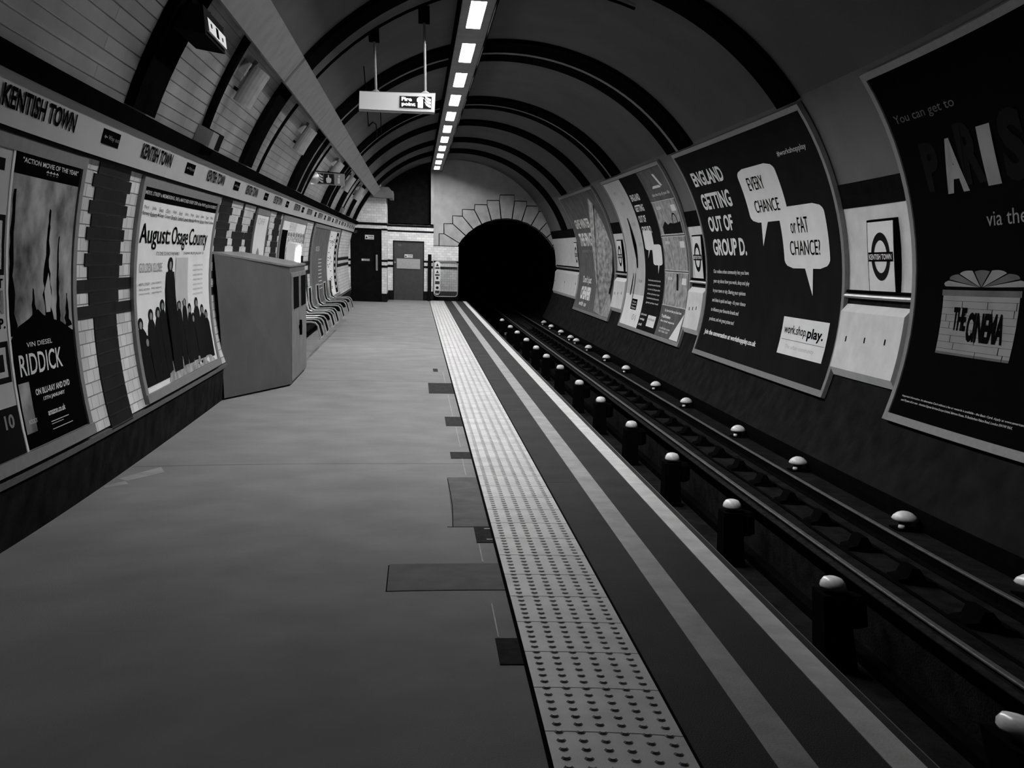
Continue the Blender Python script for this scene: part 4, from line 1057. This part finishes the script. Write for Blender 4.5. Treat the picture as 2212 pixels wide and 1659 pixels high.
tag(MB().tube([(.575,41.35,.35),(.575,41.35,1.24)], .012, 6).tube([(.575,41.35,1.24),(.575,41.42,1.28)], .012, 6).build('thin_pipe', ['steel']), 'thin bright upright pipe beside the dark post', 'pipe')
g = thing('end_gate', 'low platform end gate with a column of warning pictograms', 'gate', (.95, 41.3, .1))
P = []
def rr_path(x0, x1, z0, z1, rc, y):
    pts = []
    for cx, cz, t0 in ((x1-rc, z1-rc, 0), (x0+rc, z1-rc, 90), (x0+rc, z0+rc, 180), (x1-rc, z0+rc, 270)):
        for k in range(6):
            t = math.radians(t0+90*k/5); pts.append((cx+rc*math.cos(t), y, cz+rc*math.sin(t)))
    return pts
pp = rr_path(.60, 1.335, .155, 1.22, .10, 41.3)
MB().tube(pp+[pp[0]], .014, 6).build('rounded_frame', ['steel'], g)
mesh_ = MB()
for k in range(1, 18): x = .79+k*.03; mesh_.tube([(x,41.3,.17),(x,41.3,1.20)], .003, 4, cap=False)
for k in range(1, 28): z = .17+k*.037; mesh_.tube([(.78,41.3,z),(1.33,41.3,z)], .003, 4, cap=False)
mesh_.build('wire_infill', ['trim'], g)
pp = rr_path(.612, .785, .20, 1.235, .08, 41.28)
mb = MB(); mb.prism([(p[0], p[2]) for p in pp], 'y', 41.275, 41.285); mb.build('warning_plate', ['white'], g)
mb = MB()
for z in (1.13, .92):
    mb.prism([(.655,z-.045),(.745,z-.045),(.70,z+.045)], 'y', 41.270, 41.274)
for z in (1.035, .82): mb.box(.63, .77, 41.270, 41.274, z-.035, z+.02)
mb.box(.63, .77, 41.270, 41.274, .53, .62); mb.box(.63, .77, 41.270, 41.274, .24, .33)
mb.lathe([(.001,-.002),(.045,-.002),(.045,.002),(.001,.002)], (.70, 41.272, .42), 'y', 16)
mb.lathe([(.03,-.002),(.04,-.002),(.04,.002),(.03,.002)], (.70, 41.272, .72), 'y', 16)
mb.build('warning_symbols', ['print_dark'], g)
mb = MB(); 
for z, s_ in ((1.012,'Danger'),(.795,'Keep back'),(.555,'No entry'),(.265,'Staff only')): ftext(mb, s_, .64, .76, z, z+.03, 41.268)
mb.build('warning_lettering', ['print_pale'], g)
MB().box(.60, .63, 41.29, 41.6, .3, .34).box(.60, .63, 41.29, 41.6, 1.0, 1.04).build('hinge', ['black'], g)

# ================================================================== TRACK
def railobj(x, zt, name, label, top, side, h=.16, hw=.02):
    t = thing(name, label, 'rail', (x, 10, zt-h))
    MB().prism([(x-hw,zt-.012),(x+hw,zt-.012),(x+.010,zt-.03),(x+.010,zt-h+.015),(x+.05,zt-h+.008),(x+.05,zt-h),(x-.05,zt-h),(x-.05,zt-h+.008),(x-.010,zt-h+.015),(x-.010,zt-.03)], 'y', Y0, END+18).build('web_and_foot', [side], t)
    MB().prism([(x-hw,zt-.012),(x-hw,zt-.004),(x-hw+.006,zt),(x+hw-.006,zt),(x+hw,zt-.004),(x+hw,zt-.012)], 'y', Y0, END+18).build('rail_head', [top], t)
    return t
railobj(3.0, -.52, 'track_rail', 'shiny worn rail on the near ledge of the track', 'rail', 'rust', .06)
railobj(3.62, -.49, 'track_rail', 'duller rail across the track toward the far wall', 'rail', 'black', .09, .018)
railobj(2.12, -.60, 'track_rail', 'low rail almost hidden below the platform edge', 'rail', 'rust', .45)
tag(MB().prism([(3.995,-.58),(4.03,-.56),(4.035,-.50),(4.045,-.44),(4.0,-.44),(3.992,-.50)], 'y', Y0, END-.2).build('conductor_rail', ['black']), 'black conductor rail at the foot of the far wall', 'rail')
tag(MB().prism([(2.92,-1.05),(3.0,-1.05),(3.0,-.98),(2.92,-.98)], 'y', Y0, END-.1).build('low_black_bar', ['black']), 'black bar along the bottom of the pit behind the insulator posts', 'conduit')  # plain black bar along the foot of the pit step
def shade_gap(): pass
near_y = [6.66, 8.67, 11.16, 13.69, 16.27, 19.0, 21.52, 24.40, 27.03, 29.4, 32.02, 34.96, 37.54, 41.2]
def post():
    t = thing('insulator_post', '', 'insulator post', (2.76, 0, -1.05), 'white capped posts in the track pit')
    mb = MB(); mb.hexa([(2.66,-.10,-1.05),(2.84,-.10,-1.05),(2.84,.14,-1.05),(2.66,.14,-1.05),(2.67,-.09,-.60),(2.82,-.09,-.60),(2.82,.12,-.60),(2.67,.12,-.60)])
    mb.build('pillar', ['black'], t)
    MB().lathe([(.05,0),(.085,.02),(.085,.17),(.06,.20),(.02,.21)], (2.86, .02, -.80), 'z', 14).build('side_lobe', ['black'], t)
    MB().box(2.79, 3.0, -.03, .07, -.56, -.50).build('rail_clamp', ['black'], t) if False else None
    c = MB(); c.lathe([(.045,-.022),(.070,-.018),(.076,.0),(.070,.025),(.052,.050),(.024,.060),(.008,.062)], (2.755, 0, -.555), 'z', 16); c.build('porcelain_cap', ['porc'], t, smooth=True)
    return t
p0 = post(); nn = ['nearest the viewer, cut by the frame corner', 'second', 'third', 'fourth', 'fifth', 'sixth', 'seventh', 'eighth', 'ninth', 'tenth', 'eleventh', 'twelfth', 'thirteenth', 'farthest, at the tunnel mouth']
# the empty sits at y=0 so that copies simply slide along the pit
for k, y in enumerate(near_y):
    lb = 'white capped insulator post in the pit, %s%s' % (nn[k], '' if k in (0, 13) else ' from the viewer')
    if k == 0: p0.location = (2.76, y, -1.05); p0['label'] = lb
    else: dup(p0, (2.76, y, -1.05), lb)
far_y = [9.02, 10.69, 13.27, 15.60, 18.52, 20.86, 23.81, 26.29, 29.05, 31.28, 32.45, 34.65, 37.18, 39.33]
def shroom():
    t = thing('rail_insulator', '', 'insulator', (3.9, 0, -.64), 'white mushroom insulators by the far wall')
    c = MB(); c.lathe([(.05,-.014),(.080,-.010),(.086,.002),(.074,.026),(.05,.048),(.025,.060),(.008,.062)], (3.902, 0, -.538), 'z', 16); c.build('porcelain_cap', ['porc'], t, smooth=True)
    MB().lathe([(.04,0),(.035,.05),(.045,.085)], (3.902, .0, -.64), 'z', 10).build('dark_neck', ['black'], t)
    MB().lathe([(.018,0),(.024,.012),(.020,.03)], (3.86, -.055, -.605), 'z', 10).build('porcelain_foot', ['porc'], t, smooth=True)
    MB().box(3.82, 3.98, -.09, .07, -.66, -.605).build('base', ['black'], t)
    return t
s0_ = shroom()
for k, y in enumerate(far_y):
    lb = 'white mushroom insulator by the far wall, %s' % ('nearest the viewer' if k == 0 else 'farthest from the viewer' if k == 13 else nn[k]+' from the viewer')
    if k == 0: s0_.location = (3.9, y, -.60); s0_['label'] = lb
    else: dup(s0_, (3.9, y, -.60), lb)
def chair_():
    t = thing('rail_chair', '', 'rail chair', (3.33, 0, -.58), 'black iron chairs between the two visible rails')
    MB().prism([(3.22,-.58),(3.44,-.58),(3.43,-.555),(3.38,-.54),(3.36,-.50),(3.345,-.475),(3.31,-.475),(3.30,-.50),(3.28,-.54),(3.23,-.555)], 'y', -.09, .09).build('iron_body', ['black'], t)
    MB().lathe([(.11,0),(.105,.02),(.04,.03)], (3.33, 0, -.58), 'z', 14).build('base_plate', ['black'], t)
    return t
c0_ = chair_(); ys = [7.4+.83*k for k in range(36)]
ordn = lambda k: ['first','second','third','fourth','fifth','sixth','seventh','eighth','ninth','tenth','eleventh','twelfth'][k]
for k, y in enumerate(ys):
    lb = ('black iron rail chair, %s from the viewer' % ordn(k)) if k < 12 else 'small black rail chair far down the track, one of a close row'
    if k == 0: c0_.location = (3.33, y, -.58); c0_['label'] = lb
    else: dup(c0_, (3.33, y, -.58), lb)
pts = [(3.20+.012*math.sin(y*1.7), y, -.57+.004*math.sin(y*3)) for y in [4+.5*k for k in range(75)]]
tag(MB().tube(pts, .012, 6).build('track_cable', ['black']), 'thin black cable lying between the two visible rails', 'cable')
pts = [(3.45, y, -.572) for y in [4+.5*k for k in range(75)]]
tag(MB().tube(pts, .010, 6).build('track_cable', ['black']), 'thin black cable passing behind the row of rail chairs', 'cable')

for o in list(bpy.data.objects):
    if o.parent is None and o.get('group') is None: split_kids(o)
for o in list(bpy.data.objects):
    if o.name.startswith(('framed_poster', 'vault_rib')): split_kids(o)
